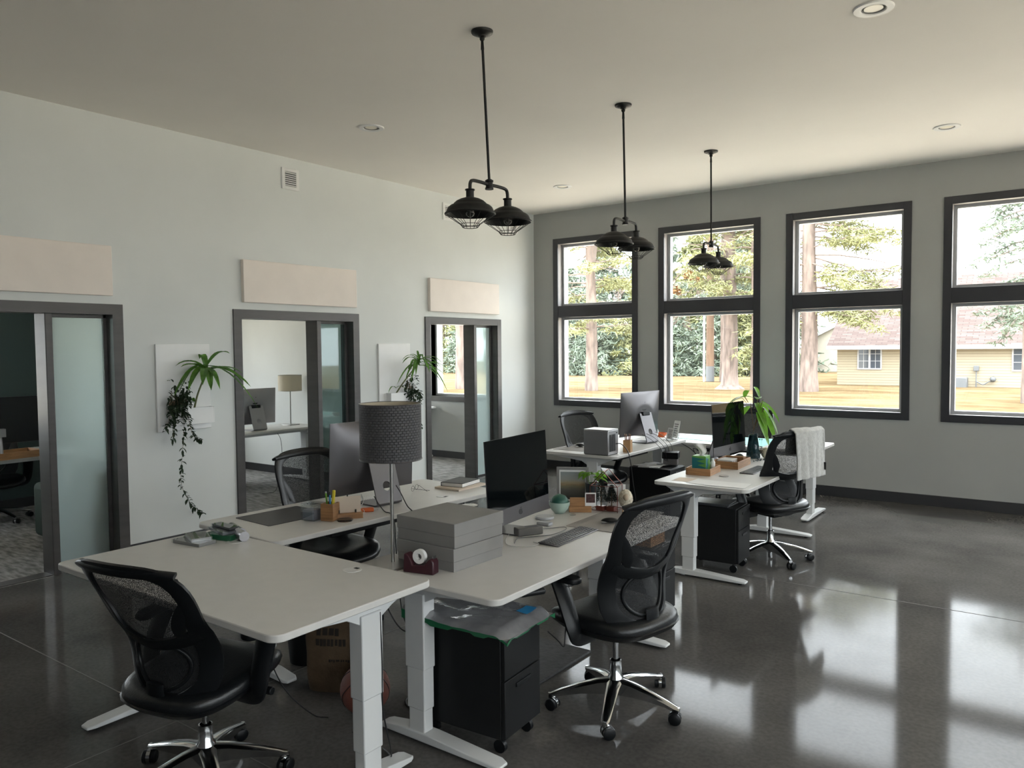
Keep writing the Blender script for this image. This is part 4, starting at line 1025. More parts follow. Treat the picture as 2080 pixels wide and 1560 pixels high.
tag(MB().b2((-.012,-.09,0),(.012,.09,.20)).build('binder',M_blackm,bevel=.003,loc=(3.845,-6.63,Bz)),'thin black binder standing behind the grey boxes','binder')
c=thing('tumbler','white cup standing behind the grey boxes','cup',(3.83,-6.20,Bz)); MB().lathe([(0,0),(.036,0),(.044,.15),(.042,.15),(.034,.004),(0,.004)],n=28).build('cup',M_white,c,smooth=True,angle=40); MB().lathe([(.0,.148),(.046,.15),(.046,.16),(.0,.165)],n=28).build('lid',M_white,c,smooth=True,angle=40)
pb=thing('power_brick','grey charger brick under the dark-screened computer','charger',(4.085,-6.015,Bz),radians(62)); MB().b2((-.075,-.03,0),(.075,.03,.042)).build('case',mat('charger_grey',(.10,.097,.09),.55),pb,bevel=.006); MB().b2((-.02,-.012,.042),(.05,.012,.0425)).build('label_plate',M_black,pb)
tag(MB().b2((-.042,-.022,0),(.042,.022,.018)).build('adapter',M_vinyl,bevel=.005,loc=(4.035,-5.785,Bz)),'small white plug adapter beside the charger brick','adapter')
tag(MB().lathe([(0,0),(.05,0),(.056,.006),(.052,.016),(0,.02)],n=32).build('charging_puck',M_vinyl,smooth=True,loc=(3.945,-5.65,Bz)),'flat round white charging puck near the green candle bowl','puck')
bw=thing('candle_bowl','pale green bowl with a dark green candle, at the edge of the dark screen','bowl',(3.935,-5.475,Bz)); MB().lathe([(0,0),(.028,0),(.05,.025),(.062,.052),(.063,.07),(.059,.07),(.057,.052),(.045,.028),(0,.02)],n=36).build('bowl',M_mint,bw,smooth=True,angle=50); MB().lathe([(0,.03),(.052,.045),(.055,.07),(.050,.088),(.036,.105),(.012,.115),(0,.115)],n=30).build('candle',M_dkgreen,bw,smooth=True)
pf=thing('picture_frame','framed landscape print standing behind the candle bowl','picture frame',(3.86,-5.20,Bz+.001),radians(26))
f=MB(); W_,H_=.205,.235; T_=.016
f.b2((-W_/2,-.009,0),(-W_/2+T_,.009,H_)); f.b2((W_/2-T_,-.009,0),(W_/2,.009,H_)); f.b2((-W_/2+T_,-.009,0),(W_/2-T_,.009,T_)); f.b2((-W_/2+T_,-.009,H_-T_),(W_/2-T_,.009,H_)); f.build('frame',M_greyc,pf,bevel=.002)
MB().b2((-W_/2+T_,.0,T_),(W_/2-T_,.004,H_-T_)).build('mat_board',M_paper,pf)
MB().quad((-.078,-.001,.03),(.078,-.001,.03),(.078,-.001,.205),(-.078,-.001,.205),[(0,0),(1,0),(1,1),(0,1)]).build('print',M_pict,pf)
MB().tube([(0,.008,.15),(0,.09,.0)],.006,6).build('easel_leg',M_greyc,pf)
for k in range(2): tag(MB().b2((-.075,-.055,0),(.075,.055,.014)).build('notebook',(M_paper,M_vinyl)[k],bevel=.002,loc=(3.955,-5.33+.004*k,Bz+.0145*k)),('lower','upper')[k]+' pale notebook of two stacked below the framed print','notebook','pale notebooks under the print')
pt=thing('potted_plant','small leafy plant in a dark pot beside the framed print','plant',(3.975,-5.16,Bz)); MB().lathe([(0,0),(.032,0),(.040,.14),(.036,.14),(.03,.02),(0,.02)],n=24).build('pot',mat('dark_blue_pot',(.02,.028,.036),.4),pt,smooth=True,angle=40)
lf=MB(); rr=random.Random(3)
for k in range(24):
    a=rr.uniform(0,6.28); b_=Vector((cos(a)*rr.uniform(.0,.05),sin(a)*rr.uniform(0,.05),.16+rr.uniform(0,.05))); leafy(lf,b_,(cos(a),sin(a),.35),rr.uniform(.04,.07),.034,.7,4)
for k in range(8): lf.tube([(0,0,.1),(cos(k)*.035,sin(k)*.035,.19)],.0012,4,False)
lf.build('leaves',M_leafl,pt); MB().lathe([(0,.125),(.035,.125)],n=20).build('soil',M_stemb,pt)
wh=thing('card_holder','slotted brown wooden block holding a card, in front of the small plant','holder',(4.02,-5.375,Bz),radians(32)); MB().b2((-.068,-.02,0),(.068,.02,.036)).build('block',M_wood,wh,bevel=.003); MB().b2((-.062,-.002,.036),(.03,.002,.088)).build('wood_card',M_wood,wh)
ph=MB(); ph.b2((-.033,-.0015,0),(.033,.0015,.08)); o=ph.build('instant_photo',M_paper,loc=(4.075,-5.345,Bz+.0375)); o.rotation_euler.z=radians(32); tag(o,'small white bordered photo standing on the wooden block','photo'); MB().b2((-.027,-.0022,.02),(.027,-.0016,.073)).build('image',mat('photo_dark_red',(.07,.035,.035),.3,var=.6,vscale=60),o)
# wire house terrarium with two small trees
tr_=thing('wire_house','open copper wire house frame around two miniature trees','terrarium frame',(4.135,-5.26,Bz+.004),radians(14))
f=MB(); a,bq,h1,h2=.085,.058,.155,.245
for x_ in (-a,a):
    for y_ in (-bq,bq): f.tube([(x_,y_,-.004),(x_,y_,h1)],.0022,6)
for z_ in (.008,h1): f.loop([(-a,-bq,z_),(a,-bq,z_),(a,bq,z_),(-a,bq,z_)],.0024,6)
for y_ in (-bq,bq): f.tube([(-a,y_,h1),(0,y_,h2)],.0022,6); f.tube([(a,y_,h1),(0,y_,h2)],.0022,6)
f.tube([(0,-bq,h2),(0,bq,h2)],.0022,6); f.build('wire_frame',M_copper,tr_)
for k,(dx,hh) in enumerate(((-.032,.17),(.034,.135))):
    c=tr_.matrix_basis if False else None
    px,py=4.135+dx*cos(radians(14)),-5.26+dx*sin(radians(14))
    m=thing('miniature_tree',('taller','shorter')[k]+' miniature evergreen inside the wire house','miniature tree',(px,py,Bz),0,'miniature trees in the wire house')
    MB().b2((-.026,-.022,0),(.026,.022,.030)).build('pot',mat('copper_red_pot',(.13,.028,.018),.4),m,bevel=.003); st=MB(); st.tube([(0,0,.03),(0,0,hh)],[.004,.002],6); st.build('trunk',M_stemb,m)
    nd=MB(); rr=random.Random(20+k)
    for _ in range(1500):
        f_=rr.random(); zz=.055+(hh+.02-.055)*f_; r_=.034*(1-f_)**.8*rr.uniform(.5,1.1)+.003; q=rr.uniform(0,6.28); p=Vector((cos(q)*r_,sin(q)*r_,zz)); d=Vector((cos(q),sin(q),.5)).normalized()*rr.uniform(.008,.016); s_=Vector((-sin(q),cos(q),rr.uniform(-.6,.6)))*.0024; nd.add([p-s_,p+s_,p+d],[(0,1,2)])
    nd.build('needles',mat('mini_tree_needles',(.028,.042,.032),.8,var=.4,vscale=60),m)
tag(MB().b2((-.055,-.002,0),(.055,.002,.155)).build('folded_card',M_paper,loc=(4.165,-5.185,Bz)),'white card standing behind the wire house','card')
bpy.data.objects['folded_card'].rotation_euler.z=radians(20)
def woolly(label,x,y,z,r,leg,face):
    t=thing('toy_sheep',label,'toy sheep',(x,y,z),face,'woolly toy sheep'); MB().ball((0,0,leg+r*1.05),r,36,24,(1.0,.85,1.1),lambda d:1+.10*noise.noise(d*5)+.05*noise.noise(d*14)).build('fleece',M_felt,t,smooth=True)
    MB().ball((r*.80,0,leg+r*1.35),r*.42,16,12,(1.1,.8,1.0)).build('head',mat('felt_tan',(.36,.29,.21),.9),t,smooth=True)
    if leg:
        for sx in (-.4,.4):
            for sy in (-.35,.35): MB().tube([(sx*r,sy*r,0),(sx*r,sy*r,leg+r*.4)],.0028,6).build('leg',M_woodl,t)
    return t
woolly('woolly cream toy sheep on stick legs beside the wire house',4.265,-5.255,Bz,.050,.035,radians(-60))
woolly('round cream woolly animal behind the potted plant desk computer',4.15,-2.315,.72,.046,.0,radians(190))
tag(MB().lathe([(.0,0),(.018,.0),(.02,.004),(.012,.008),(0,.008)],n=16).build('coil_ring',M_nick,smooth=True,loc=(4.03,-5.475,Bz)),'small coiled ring on the desk in front of the candle bowl','ring')

# ---------------------------------------------------------------- things on the pad desk
Cz=.78
cb=thing('acrylic_box','clear plastic box on the corner of the charcoal desk pad','box',(2.93,-6.51,Cz+.0035),.15)
b=MB(); b.b2((-.05,-.045,0),(.05,.045,.002)); b.b2((-.05,-.045,.002),(-.048,.045,.085)); b.b2((.048,-.045,.002),(.05,.045,.085)); b.b2((-.048,-.045,.002),(.048,-.043,.085)); b.b2((-.048,.043,.002),(.048,.045,.085)); b.build('box',M_clr2,cb)
MB().b2((-.054,-.049,.085),(.054,.049,.095)).build('lid',M_clr2,cb); MB().b2((-.042,-.037,.0025),(.03,.035,.058)).build('card_stack',mat('blue_grey_card',(.17,.19,.24),.7),cb)
def cupbox(name,label,cat,x,y,z,w,d,h,rz,m,wall_=.006):
    t=thing(name,label,cat,(x,y,z),rz); b=MB(); b.b2((-w/2,-d/2,0),(w/2,d/2,wall_)); b.b2((-w/2,-d/2,wall_),(-w/2+wall_,d/2,h)); b.b2((w/2-wall_,-d/2,wall_),(w/2,d/2,h)); b.b2((-w/2+wall_,-d/2,wall_),(w/2-wall_,-d/2+wall_,h)); b.b2((-w/2+wall_,d/2-wall_,wall_),(w/2-wall_,d/2,h)); b.build('body',m,t,bevel=.0015); return t
cupbox('pen_holder','square wooden pen cup holding coloured pens, beside the clear plastic box','pen holder',3.015,-6.455,Cz,.078,.078,.098,.35,M_wood)
rr=random.Random(9)
for k,(m,nm,lab,L) in enumerate(((M_yellow,'highlighter','fat yellow highlighter standing tallest in the wooden pen cup',.165),(M_red,'pen','red pen standing in the wooden pen cup',.145),(M_black,'pen','black pen leaning in the wooden pen cup',.150),(M_alu,'pen','silver pen leaning in the wooden pen cup',.155),(M_leafl,'pencil','yellow green pencil leaning out of the wooden pen cup',.15),(M_blue,'pen','blue pen in the middle of the wooden pen cup',.14))):
    a=.35+k*1.05; d=Vector((cos(a)*.09,sin(a)*.09,1)).normalized(); p=Vector((3.015+cos(a)*.012,-6.455+sin(a)*.012,Cz+.0075)); r=.0085 if k==0 else .0045
    t=thing(nm,lab,'pen',p,0,'pens in the wooden cup'); MB().tube([(0,0,0),d*(L-.03)],[r,r],10).build('barrel',m,t,smooth=True,angle=40); MB().tube([d*(L-.03),d*(L-.028),d*(L-.002),d*L],[r,r*1.12,r*1.05,r*.7],10).build('cap',m,t,smooth=True,angle=40)
mh=thing('memo_holder','wooden memo stand holding blank cream cards, right of the pen cup','memo stand',(3.06,-6.365,Cz),radians(52)); MB().b2((-.085,-.03,0),(.085,.03,.032)).build('block',M_wood,mh,bevel=.002); MB().b2((-.08,-.004,.0322),(.075,.006,.125)).build('card',M_paperw,mh)
cl=MB(); cl.tube([(-.05,-.012,.03),(-.05,-.012,.05)],.005,8); cl.tube([(.045,-.012,.03),(.045,-.012,.05)],.005,8); cl.tube([(0,.0,.118),(.0,.0,.138)],.0035,8); cl.build('peg',M_sign,mh)
tag(MB().lathe([(0,0),(.042,0),(.045,.006),(.040,.012),(0,.010)],n=30).build('coaster',M_clear,smooth=True,loc=(3.105,-6.425,Cz)),'small clear glass disc in front of the wooden memo stand','coaster')
ot=thing('cutter_knife','orange handled tool lying beside the silver keyboard','knife',(2.995,-6.215,Cz),radians(50)); MB().b2((-.085,-.02,0),(.085,.02,.022)).build('handle',M_orange,ot,bevel=.006); MB().b2((.085,-.008,.006),(.11,.008,.010)).build('blade',M_nick,ot)
tag(MB().b2((-.11,-.155,0),(.11,.155,.013)).build('folder',M_paperw,bevel=.002,loc=(2.96,-5.23,Cz)),'pale folder under the black notebook','folder')
nb=thing('notebook','thick black hardback notebook on the pale folder at the far desk end','notebook',(2.94,-5.205,Cz+.0133),radians(8)); MB().b2((-.088,-.118,.002),(.083,.115,.024)).build('pages',M_paper,nb); c=MB(); c.b2((-.09,-.12,0),(.085,.118,.002)); c.b2((-.09,-.12,.024),(.085,.118,.0265)); c.b2((-.0925,-.12,0),(-.09,.118,.0265)); c.build('cover',M_blackm,nb,bevel=.0008)
gl=thing('eyeglasses','folded pair of thin glasses behind the computer, near the notebook','glasses',(2.80,-5.53,Cz),radians(20)); g=MB()
for s in (-1,1): g.loop([(.0,s*.033+.024*cos(2*pi*k/20),.022+.018*sin(2*pi*k/20)) for k in range(20)],.0013,5,ups=[Vector((1,0,0))]*20)
g.tube([(0,-.01,.025),(0,.01,.025)],.0012,5); g.build('rims',M_black,gl)
for s in (-1,1): MB().tube([(0,s*.057,.026),(.01,s*.06,.026),(.10,-s*.02,.004)],.0013,5).build('temple',M_black,gl)
# packets on the near desk
Az=.785
def packet(label,x,y,z,L,w,h,rz,m,pm=None):
    t=thing('packet',label,'packet',(x,y,z),rz,'packets on the near desk'); MB().b2((-L/2,-w/2,0),(L/2,w/2,h)).build('card',m,t,bevel=.002); MB().b2((-L/2-.004,-w/2-.004,-.0001+.0003),(L/2+.004,w/2+.004,h+.0012)).build('clear_sleeve',M_clr2,t); return t
packet('flat grey wrapped packet lowest on the near desk, outermost of the stack',2.865,-7.205,Az,.20,.10,.016,radians(6),mat('grey_packet',(.27,.265,.26),.5))
packet('grey wrapped packet lying on top of the outermost packet',2.86,-7.18,Az+.0175,.15,.095,.016,radians(-20),mat('grey_packet',(.27,.265,.26),.5))
packet('dark green packet in the middle of the stack on the near desk',2.905,-7.07,Az,.17,.085,.028,radians(15),M_green)
packet('slate packet lying across the dark green packet',2.88,-7.05,Az+.0295,.19,.08,.014,radians(-12),mat('slate_packet',(.065,.075,.085),.45))
packet('dark packet topmost of the stack on the near desk',2.865,-7.03,Az+.045,.17,.05,.012,radians(-4),M_dark)
for k,(x,y,lab) in enumerate(((2.895,-6.985,'grey green tube packet beside the slate packet'),(2.97,-7.02,'clear wrapped tube packet nearest the cable grommet'))):
    t=thing('tube_packet',lab,'packet',(x,y,Az+.026),radians(-18),'packets on the near desk'); MB().tube([(-.085+.02*k,0,0),(.085,0,0)],.0245,18).build('tube',(mat('tube_grey_green',(.12,.14,.12),.5),M_alu)[k],t,smooth=True,angle=40); MB().tube([(.0852,0,0),(.095,0,0)],.0255,18).build('end_cap',M_alu,t,smooth=True,angle=40)

# ---------------------------------------------------------------- cube computer desk and window desk
Dz=.76
cupbox('pen_holder','plain wooden pen cup right of the pale cube computer','pen holder',3.035,-2.885,Dz,.07,.07,.115,.2,M_woodl)
for k in range(4):
    a=k*1.6; d=Vector((cos(a)*.12,sin(a)*.12,1)).normalized(); t=thing('pencil',('reddish pencil leaning towards the cube computer','reddish pencil leaning towards the windows','reddish pencil leaning towards the computer','reddish pencil leaning towards the viewer')[k]+' in the plain wooden cup','pencil',(3.035+cos(a)*.01,-2.885+sin(a)*.01,Dz+.0075),0,'pencils in the plain wooden cup'); MB().tube([(0,0,0),d*.155],.0042,6).build('shaft',mat('pencil_red_brown',(.20,.075,.05),.5),t); MB().tube([d*.155,d*.17],[.0042,.0005],6).build('point',M_woodl,t)
for (x,y,h,lab) in ((2.955,-1.86,.135,'small clear acrylic card stand at the end of the cube computer desk'),(2.955,-1.73,.20,'tall clear acrylic card stand behind the small one')):
    t=thing('card_stand',lab,'card stand',(x,y,Dz),radians(-28),'clear acrylic card stands'); b=MB(); W_=.055
    R=Matrix.Rotation(radians(-14),3,'X'); b.box((0,0,.002),(2*W_,.07,.004)); b.box((0,.034+h*.12,h/2),(2*W_,.005,h),R); b.build('stand',M_clr2,t)
    c=MB(); c.box((0,.030+h*.12,h/2+.004),(2*W_-.01,.0015,h-.014),R); c.build('card_print',M_paper,t)
    q=MB()
    for i in range(6): q.box((0,.0285+h*.12+(i-3)*h*.115*.2493,h*.5+(i-2.5)*h*.115),(W_*(.8+.5*(i%3)/2),.0008,h*.05),R)
    q.build('grey_lines',M_greyc,t); e=MB()
    e.tube([(-W_,.0,.004),(-W_,.036,.004),(-W_,.034+h*.24,h)],.0022,5); e.tube([(W_,.0,.004),(W_,.036,.004),(W_,.034+h*.24,h)],.0022,5); e.build('edge',M_space,t)
tag(MB().ball((0,0,.055),.042,18,14,(.75,1,1.3),lambda d:1+.08*noise.noise(d*3)).build('tissue_wad',M_paper,smooth=True,loc=(2.73,-1.66,Dz)),'crumpled white paper between the computer and the acrylic stands','paper')
tag(MB().lathe([(0,0),(.04,0),(.07,.035),(.072,.05),(.066,.05),(.06,.036),(.03,.008),(0,.008)],n=28).build('wooden_bowl',M_orange,smooth=True,loc=(2.62,-1.30,.72)),'small orange brown bowl on the window desk behind the acrylic stands','bowl')
tag(MB().prism([(-.13,-.012),(.13,-.012),(.13,.012),(-.13,.012)],0,.004).build('steel_ruler',M_nick,loc=(2.68,-1.02,.72)),'grey ruler lying left of the teal cutting mat','ruler')
bpy.data.objects['steel_ruler'].rotation_euler.z=radians(55)
for k,(x,y,r_,lab) in enumerate(((2.66,-2.36,.2,'white paper sheet behind the computer on the cube computer desk'),(2.50,-2.30,-.3,'upper white paper sheet behind the computer on the cube computer desk'))):
    o=MB().b2((-.105,-.148,0),(.105,.148,.001)).build('paper_sheet',M_paper,loc=(x-.15,y+.5,Dz+.0005+.0012*k)); o.rotation_euler.z=r_; tag(o,lab,'paper','loose sheets on the cube computer desk')

# ---------------------------------------------------------------- tissue box desk
Fz=.72
def tray(label,x,y,w,d,h,rz):
    t=cupbox('wooden_tray',label,'tray',x,y,Fz,w,d,h,rz,M_wood,.008); t['group']='shallow wooden trays'; return t
tray('shallow wooden tray under the green tissue box',4.00,-3.42,.20,.27,.056,.08)
tray('wooden tray of small papers below the lawn-mirroring screen',4.055,-2.935,.22,.36,.062,.05)
tb=thing('tissue_box','green and teal tissue box standing in the nearer wooden tray','tissue box',(3.96,-3.37,Fz+.0085),.08)
MB().b2((-.058,-.058,0),(.058,.058,.128)).build('carton',mat('leaf_green_card',(.10,.30,.055),.5),tb,bevel=.003)
w_=MB(); w_.prism([(-.0565,.01),(.0565,.018),(.0565,.038),(-.01,.055),(.0565,.07),(-.02,.088),(.0565,.105),(-.0565,.118)],.0583,.0588,Matrix(((1,0,0,0),(0,0,-1,0),(0,1,0,0),(0,0,0,1)))); w_.prism([(-.0565,.01),(-.02,.02),(.01,.05),(-.02,.08),(.02,.10),(-.0565,.118)],.0583,.0588,Matrix(((0,0,1,0),(1,0,0,0),(0,1,0,0),(0,0,0,1)))); w_.build('wave_print',mat('teal_print',(.01,.14,.16),.5),tb)
MB().prism([(.035*cos(2*pi*k/24),.022*sin(2*pi*k/24)) for k in range(24)],.1283,.129).build('slot',M_paper,tb)
ts=MB(); ts.grid(lambda u,v:Vector(((u-.5)*(.03+.085*v)+.012*sin(v*5),.012*sin(u*7+v*3)*(.4+v),.128+.10*v*(1-.25*abs(u-.35)))),14,12); ts.build('tissue',M_paper,tb,smooth=True,solid=.001)
bt=thing('lotion_bottle','small white bottle beside the green tissue box','bottle',(4.045,-3.33,Fz+.0085)); MB().lathe([(0,0),(.018,0),(.019,.004),(.019,.075),(.012,.085),(.009,.086),(0,.086)],n=20).build('body',M_white,bt,smooth=True,angle=40); MB().lathe([(0,.086),(.010,.086),(.010,.104),(0,.104)],n=16).build('cap',M_white,bt,smooth=True,angle=40)
for k,(dx,dy,w_,d,h,rz,m,nm,lab) in enumerate(((-.03,-.02,.12,.16,.055,.3,M_paper,'note_pad','white note pad in the wooden tray below the screen'),(.03,.10,.10,.07,.066,-.2,M_wood,'wooden_block','small wooden block in the wooden tray below the screen'),(.02,-.12,.07,.07,.05,.5,mat('grey_stone',(.22,.22,.22),.6),'stapler','grey stapler in the wooden tray below the screen'))):
    tag(MB().b2((-w_/2,-d/2,0),(w_/2,d/2,h)).build(nm,m,bevel=.004,loc=(4.055+dx,-2.935+dy,Fz+.0085)),lab,nm.replace('_',' ')); 
tag(MB().lathe([(0,0),(.037,0),(.04,.003),(.037,.006),(0,.006)],n=28).build('coaster',mat('coaster_grey',(.35,.33,.30),.5),smooth=True,loc=(4.20,-3.485,Fz+.0022)),'round grey disc beside the papers on the tissue box desk','coaster')
for k,(x,y,w_,d,rz) in enumerate(((4.05,-3.79,.24,.17,.03),(4.22,-3.82,.30,.21,-.05),(4.36,-3.83,.30,.21,.06))):
    o=MB().b2((-w_/2,-d/2,0),(w_/2,d/2,.0009)).build('paper_sheet',(M_paperw,M_paper,M_paper)[k],loc=(x,y,Fz+.0004+.0011*k)); o.rotation_euler.z=rz; tag(o,('brownish sheet of paper nearest the desk corner by the floor cabinet','white sheet of paper in the middle of three at the near end','white sheet of paper nearest the chair end, of three sheets')[k],'paper','loose sheets on the tissue box desk')
# glass vase with a tall leafy cutting
vs_=thing('vase_plant','leafy green plant in a dark glass vase beside the mirrored screen','plant',(4.045,-2.36,Fz))
MB().lathe([(0,0),(.062,0),(.064,.01),(.052,.11),(.038,.21),(.04,.215),(.036,.215),(.048,.11),(.058,.012),(0,.010)],n=32).build('vase',M_glassg,vs_,smooth=True,angle=50)
MB().lathe([(0,.012),(.055,.014),(.046,.10),(0,.10)],n=24).build('water',M_glassg,vs_,smooth=True,angle=50)
st=MB(); lf=MB(); rr=random.Random(31)
for k in range(7):
    a=rr.uniform(0,6.28); top=Vector((cos(a)*.06+.02,sin(a)*.06+.05,.50+rr.uniform(-.06,.06))); st.tube(bez([(rr.uniform(-.015,.015),rr.uniform(-.015,.015),.02),(0,.01,.25),top*.9+Vector((0,0,.03)),top],6),.0032,6)
for (dx,dy,z_,ax_,ay_,el,L,w__) in ((.0,.05,.50,.5,-.2,-.6,.20,.085),(.05,.06,.52,.6,.5,-.5,.21,.09),(.06,.08,.46,.8,.1,-.9,.20,.09),(.03,.02,.42,.7,-.4,-1.0,.20,.09),(.06,.10,.40,.5,.7,-1.1,.21,.09),(.02,.05,.36,.8,.2,-1.3,.19,.085),(.04,.02,.54,-.2,.5,.2,.17,.07),(.0,.0,.55,-.8,-.3,.35,.17,.06),(-.06,-.05,.56,-.7,-.6,.05,.15,.055),(-.06,-.06,.56,.3,-.3,.8,.15,.055),(-.08,-.06,.55,-.9,-.2,-.1,.13,.05),(.03,.06,.56,-.3,.1,.9,.18,.055),(.02,.1,.5,.1,.9,-.4,.2,.08),(.05,.0,.33,.9,-.2,-1.2,.17,.08),(-.05,.06,.47,-.6,.6,-.2,.16,.06)):
    leafy(lf,(dx,dy,z_),(ax_,ay_,el),L,w__,.45,8,.12)
    st.tube([(dx*.6,dy*.6,z_-.05),(dx,dy,z_)],.0022,5)
st.build('stems',M_stemb,vs_,smooth=True); lf.build('leaves',leaf_glow(mat('vase_leaf',(.14,.32,.03),.35,var=.35,vscale=9)),vs_,smooth=True)
bd=thing('bead_string','string of dark beads hanging from the glass vase onto the desk','beads',(4.10,-2.43,Fz)); b=MB(); cb_=MB(); rr=random.Random(2)
for s in range(3):
    ps=bez([(-.045+.012*s,.0+.02*s,.24-.02*s),(.0+.02*s,.02*s-.02,.23),(.02+.02*s,.0-.02*s,.12),(.015+.03*s,-.02+.01*s,.006),(.06+.02*s,-.08+.05*s,.005),(.03,-.16+.06*s,.005)],8); cb_.tube(ps,.0008,4)
    for q in ps[::4]: b.ball(q,.0055,8,6)
o_=b.build('beads',M_glassg,bd,smooth=True); o_['kind']='stuff'; cb_.build('string',M_black,bd)
sk=thing('desk_speaker','small dark gadget with a gold button in front of the vase','gadget',(3.985,-2.55,Fz)); MB().ball((0,0,.028),.032,16,12,(1.1,1.4,.9)).build('body',M_sign,sk,smooth=True); MB().lathe([(0,0),(.009,0),(.009,.004),(0,.004)],n=14).build('button',mat('gold_button',(.5,.4,.15),.3,metal=.8),sk); o=bpy.data.objects['button']; o.location=(.034,-.018,.03); o.rotation_euler=(0,pi/2,0)
# towel over the chair back
ch5=[o for o in S.objects if o.get('label','').endswith('grey towel over its back')][0]
bpy.context.view_layer.update()
Mt=ch5.matrix_world.copy(); tw=MB()
prof=[(0,-1)]
def towel(u,v):
    y=-.262+.36*u
    L=(v-.36)*.62                   # arc length from the ridge; front is negative
    p=back_pt(max(-1,min(1,y/.24)),.985)
    if abs(L)<.035:
        a=L/.035; q=Vector((p.x-.002-a*.030,y,p.z+.014+.022*cos(a*pi/2)))
    elif L<0:
        d=-L-.035; q=Vector((p.x+.030+d*.10,y,p.z+.014-d))
    else:
        d=L-.035; q=Vector((p.x-.034-d*.02,y,p.z+.014-d))
    ww=noise.noise(Vector((y*9,L*3,1)))*.010+.012*sin(y*38+L*3)*min(1,abs(L)*4)
    q.x+= -abs(ww)-.004 if L>0 else abs(ww)*.5+.010; q.z+=.006*noise.noise(Vector((y*12,L*2,5)))-(.02*(u-.5) if L>0 else 0)
    return Mt@q
tw.grid(towel,40,60); o=tw.build('towel',M_towel,smooth=True,solid=.010); tag(o,'grey terry towel draped over the back of the office chair','towel')
lb=MB(); lb.b2((-.018,-.001,-.03),(.018,.001,.03)); lo_=lb.build('care_label',M_sign,o); lo_.location=towel(.03,.88)+Vector((.004,-.012,0)); lo_.rotation_euler.z=radians(-20)

# ---------------------------------------------------------------- on the floor under the desks
def pedestal(label,x,y,rz,w=.30,d=.46,h=.53,group='black rolling file cabinets'):
    t=thing('file_cabinet',label,'cabinet',(x,y,0),rz,group)
    MB().b2((-d/2,-w/2,.075),(d/2-.02,w/2,h)).build('body',M_blackm,t,bevel=.004)
    zs=[(.08,.33),(.335,h-.004)]
    for (a,b_) in zs:
        dr=MB().b2((d/2-.019,-w/2+.002,a),(d/2,w/2-.002,b_)).build('drawer',M_blackm,t,bevel=.003); MB().b2((d/2+.0002,-.06,b_-.05),(d/2+.006,.06,b_-.032)).build('handle',M_black,dr,bevel=.002)
    MB().tube([(d/2,w/2-.035,h-.035),(d/2+.004,w/2-.035,h-.035)],.009,14).build('lock',M_chrome,t)
    for sx in (-1,1):
        for sy in (-1,1):
            c=MB(); p=Vector((sx*(d/2-.05),sy*(w/2-.04),0)); c.tube([p+Vector((0,-.011,.029)),p+Vector((0,.011,.029))],.029,16); c.tube([p+Vector((0,0,.045)),p+Vector((0,0,.076))],.009,8); c.build('caster',M_black,t,smooth=True,angle=40)
    return t
pedestal('black rolling file cabinet topped by green edged silver mailers',4.265,-6.665,radians(4),.30,.46,.545)
pedestal('black rolling file cabinet under the tissue box desk, with grey folders on top',4.145,-3.50,radians(3),.30,.44,.50)
pedestal('black file cabinet beyond the lamp desk, carrying a wooden tray',4.14,-4.93,0,.30,.46,.50)
pedestal('black cabinet under the cube computer desk with white papers on top',3.04,-2.26,0,.36,.44,.55)
ml=thing('mailer_stack','crinkled silver mailer bag with green edges draped over the file cabinet','mailer bag',(4.285,-6.695,.547),radians(4))
def mail(u,v,k=0):
    x,y=(u-.5)*.56,(v-.5)*.40; return Vector((x,y,.034+.030*max(0,-x-.05)/.23+.006*noise.noise(Vector((x*16,y*16,2)))-.03*max(0,(abs(x)-.225)/.05)*(x>0)-.02*max(0,(abs(y)-.165)/.035)-.001*k))
b=MB(); b.grid(mail,30,24); b.build('film',M_silverbag,ml,smooth=True)
b=MB(); b.grid(lambda u,v:Vector((mail(u,v).x*.985,mail(u,v).y*.985,.003)),2,2); b.build('lower_sheet',M_greyc,ml)
e=MB()
for edge in ([(u/24,0) for u in range(25)],[(1,v/24) for v in range(25)]):
    for (a,c) in zip(edge,edge[1:]): p,q=mail(*a),mail(*c); e.quad(p,q,Vector((q.x,q.y,.004-.010*(noise.noise(q*9)>.1))),Vector((p.x,p.y,.004-.010*(noise.noise(p*9)>.1))))
e.build('green_edge',M_green,ml,solid=.002)
e=MB(); e.grid(lambda u,v:mail(.80+.10*u,.62+.22*v)+Vector((0,0,.0025)),4,6); e.build('blue_tape',M_blue,ml,smooth=True)
tag(MB().b2((-.16,-.115,0),(.16,.115,.010)).build('folder',mat('dark_grey_folder',(.05,.052,.056),.45),bevel=.002,loc=(4.12,-3.50,.501)),'lower dark grey folder on the cabinet under the tissue box desk','folder')
o=MB().b2((-.15,-.11,0),(.15,.11,.008)).build('folder',mat('slate_folder',(.075,.078,.082),.4),bevel=.002,loc=(4.12,-3.495,.5115)); o.rotation_euler.z=.1; tag(o,'upper slate folder on the cabinet under the tissue box desk','folder')
cupbox('wooden_tray','deep wooden tray standing on the cabinet beyond the lamp desk','tray',4.20,-4.93,.501,.24,.20,.10,.0,M_wood,.008)
for k in range(2): o=MB().b2((-.105,-.148,0),(.105,.148,.006)).build('paper_stack',M_paper,loc=(2.99,-2.28,.551+.0065*k)); o.rotation_euler.z=.2-.5*k; tag(o,('lower','upper')[k]+' stack of white papers on the cabinet under the cube computer desk','paper','papers on the black cabinet')
rt=thing('router_box','black and silver box of cables standing on the papers under the cube computer desk','box',(3.14,-2.16,.5645),.3); MB().b2((-.07,-.06,0),(.07,.06,.06)).build('silver_base',M_alu,rt,bevel=.003); MB().b2((-.08,-.07,.06),(.08,.07,.125)).build('black_top',M_black,rt,bevel=.006)
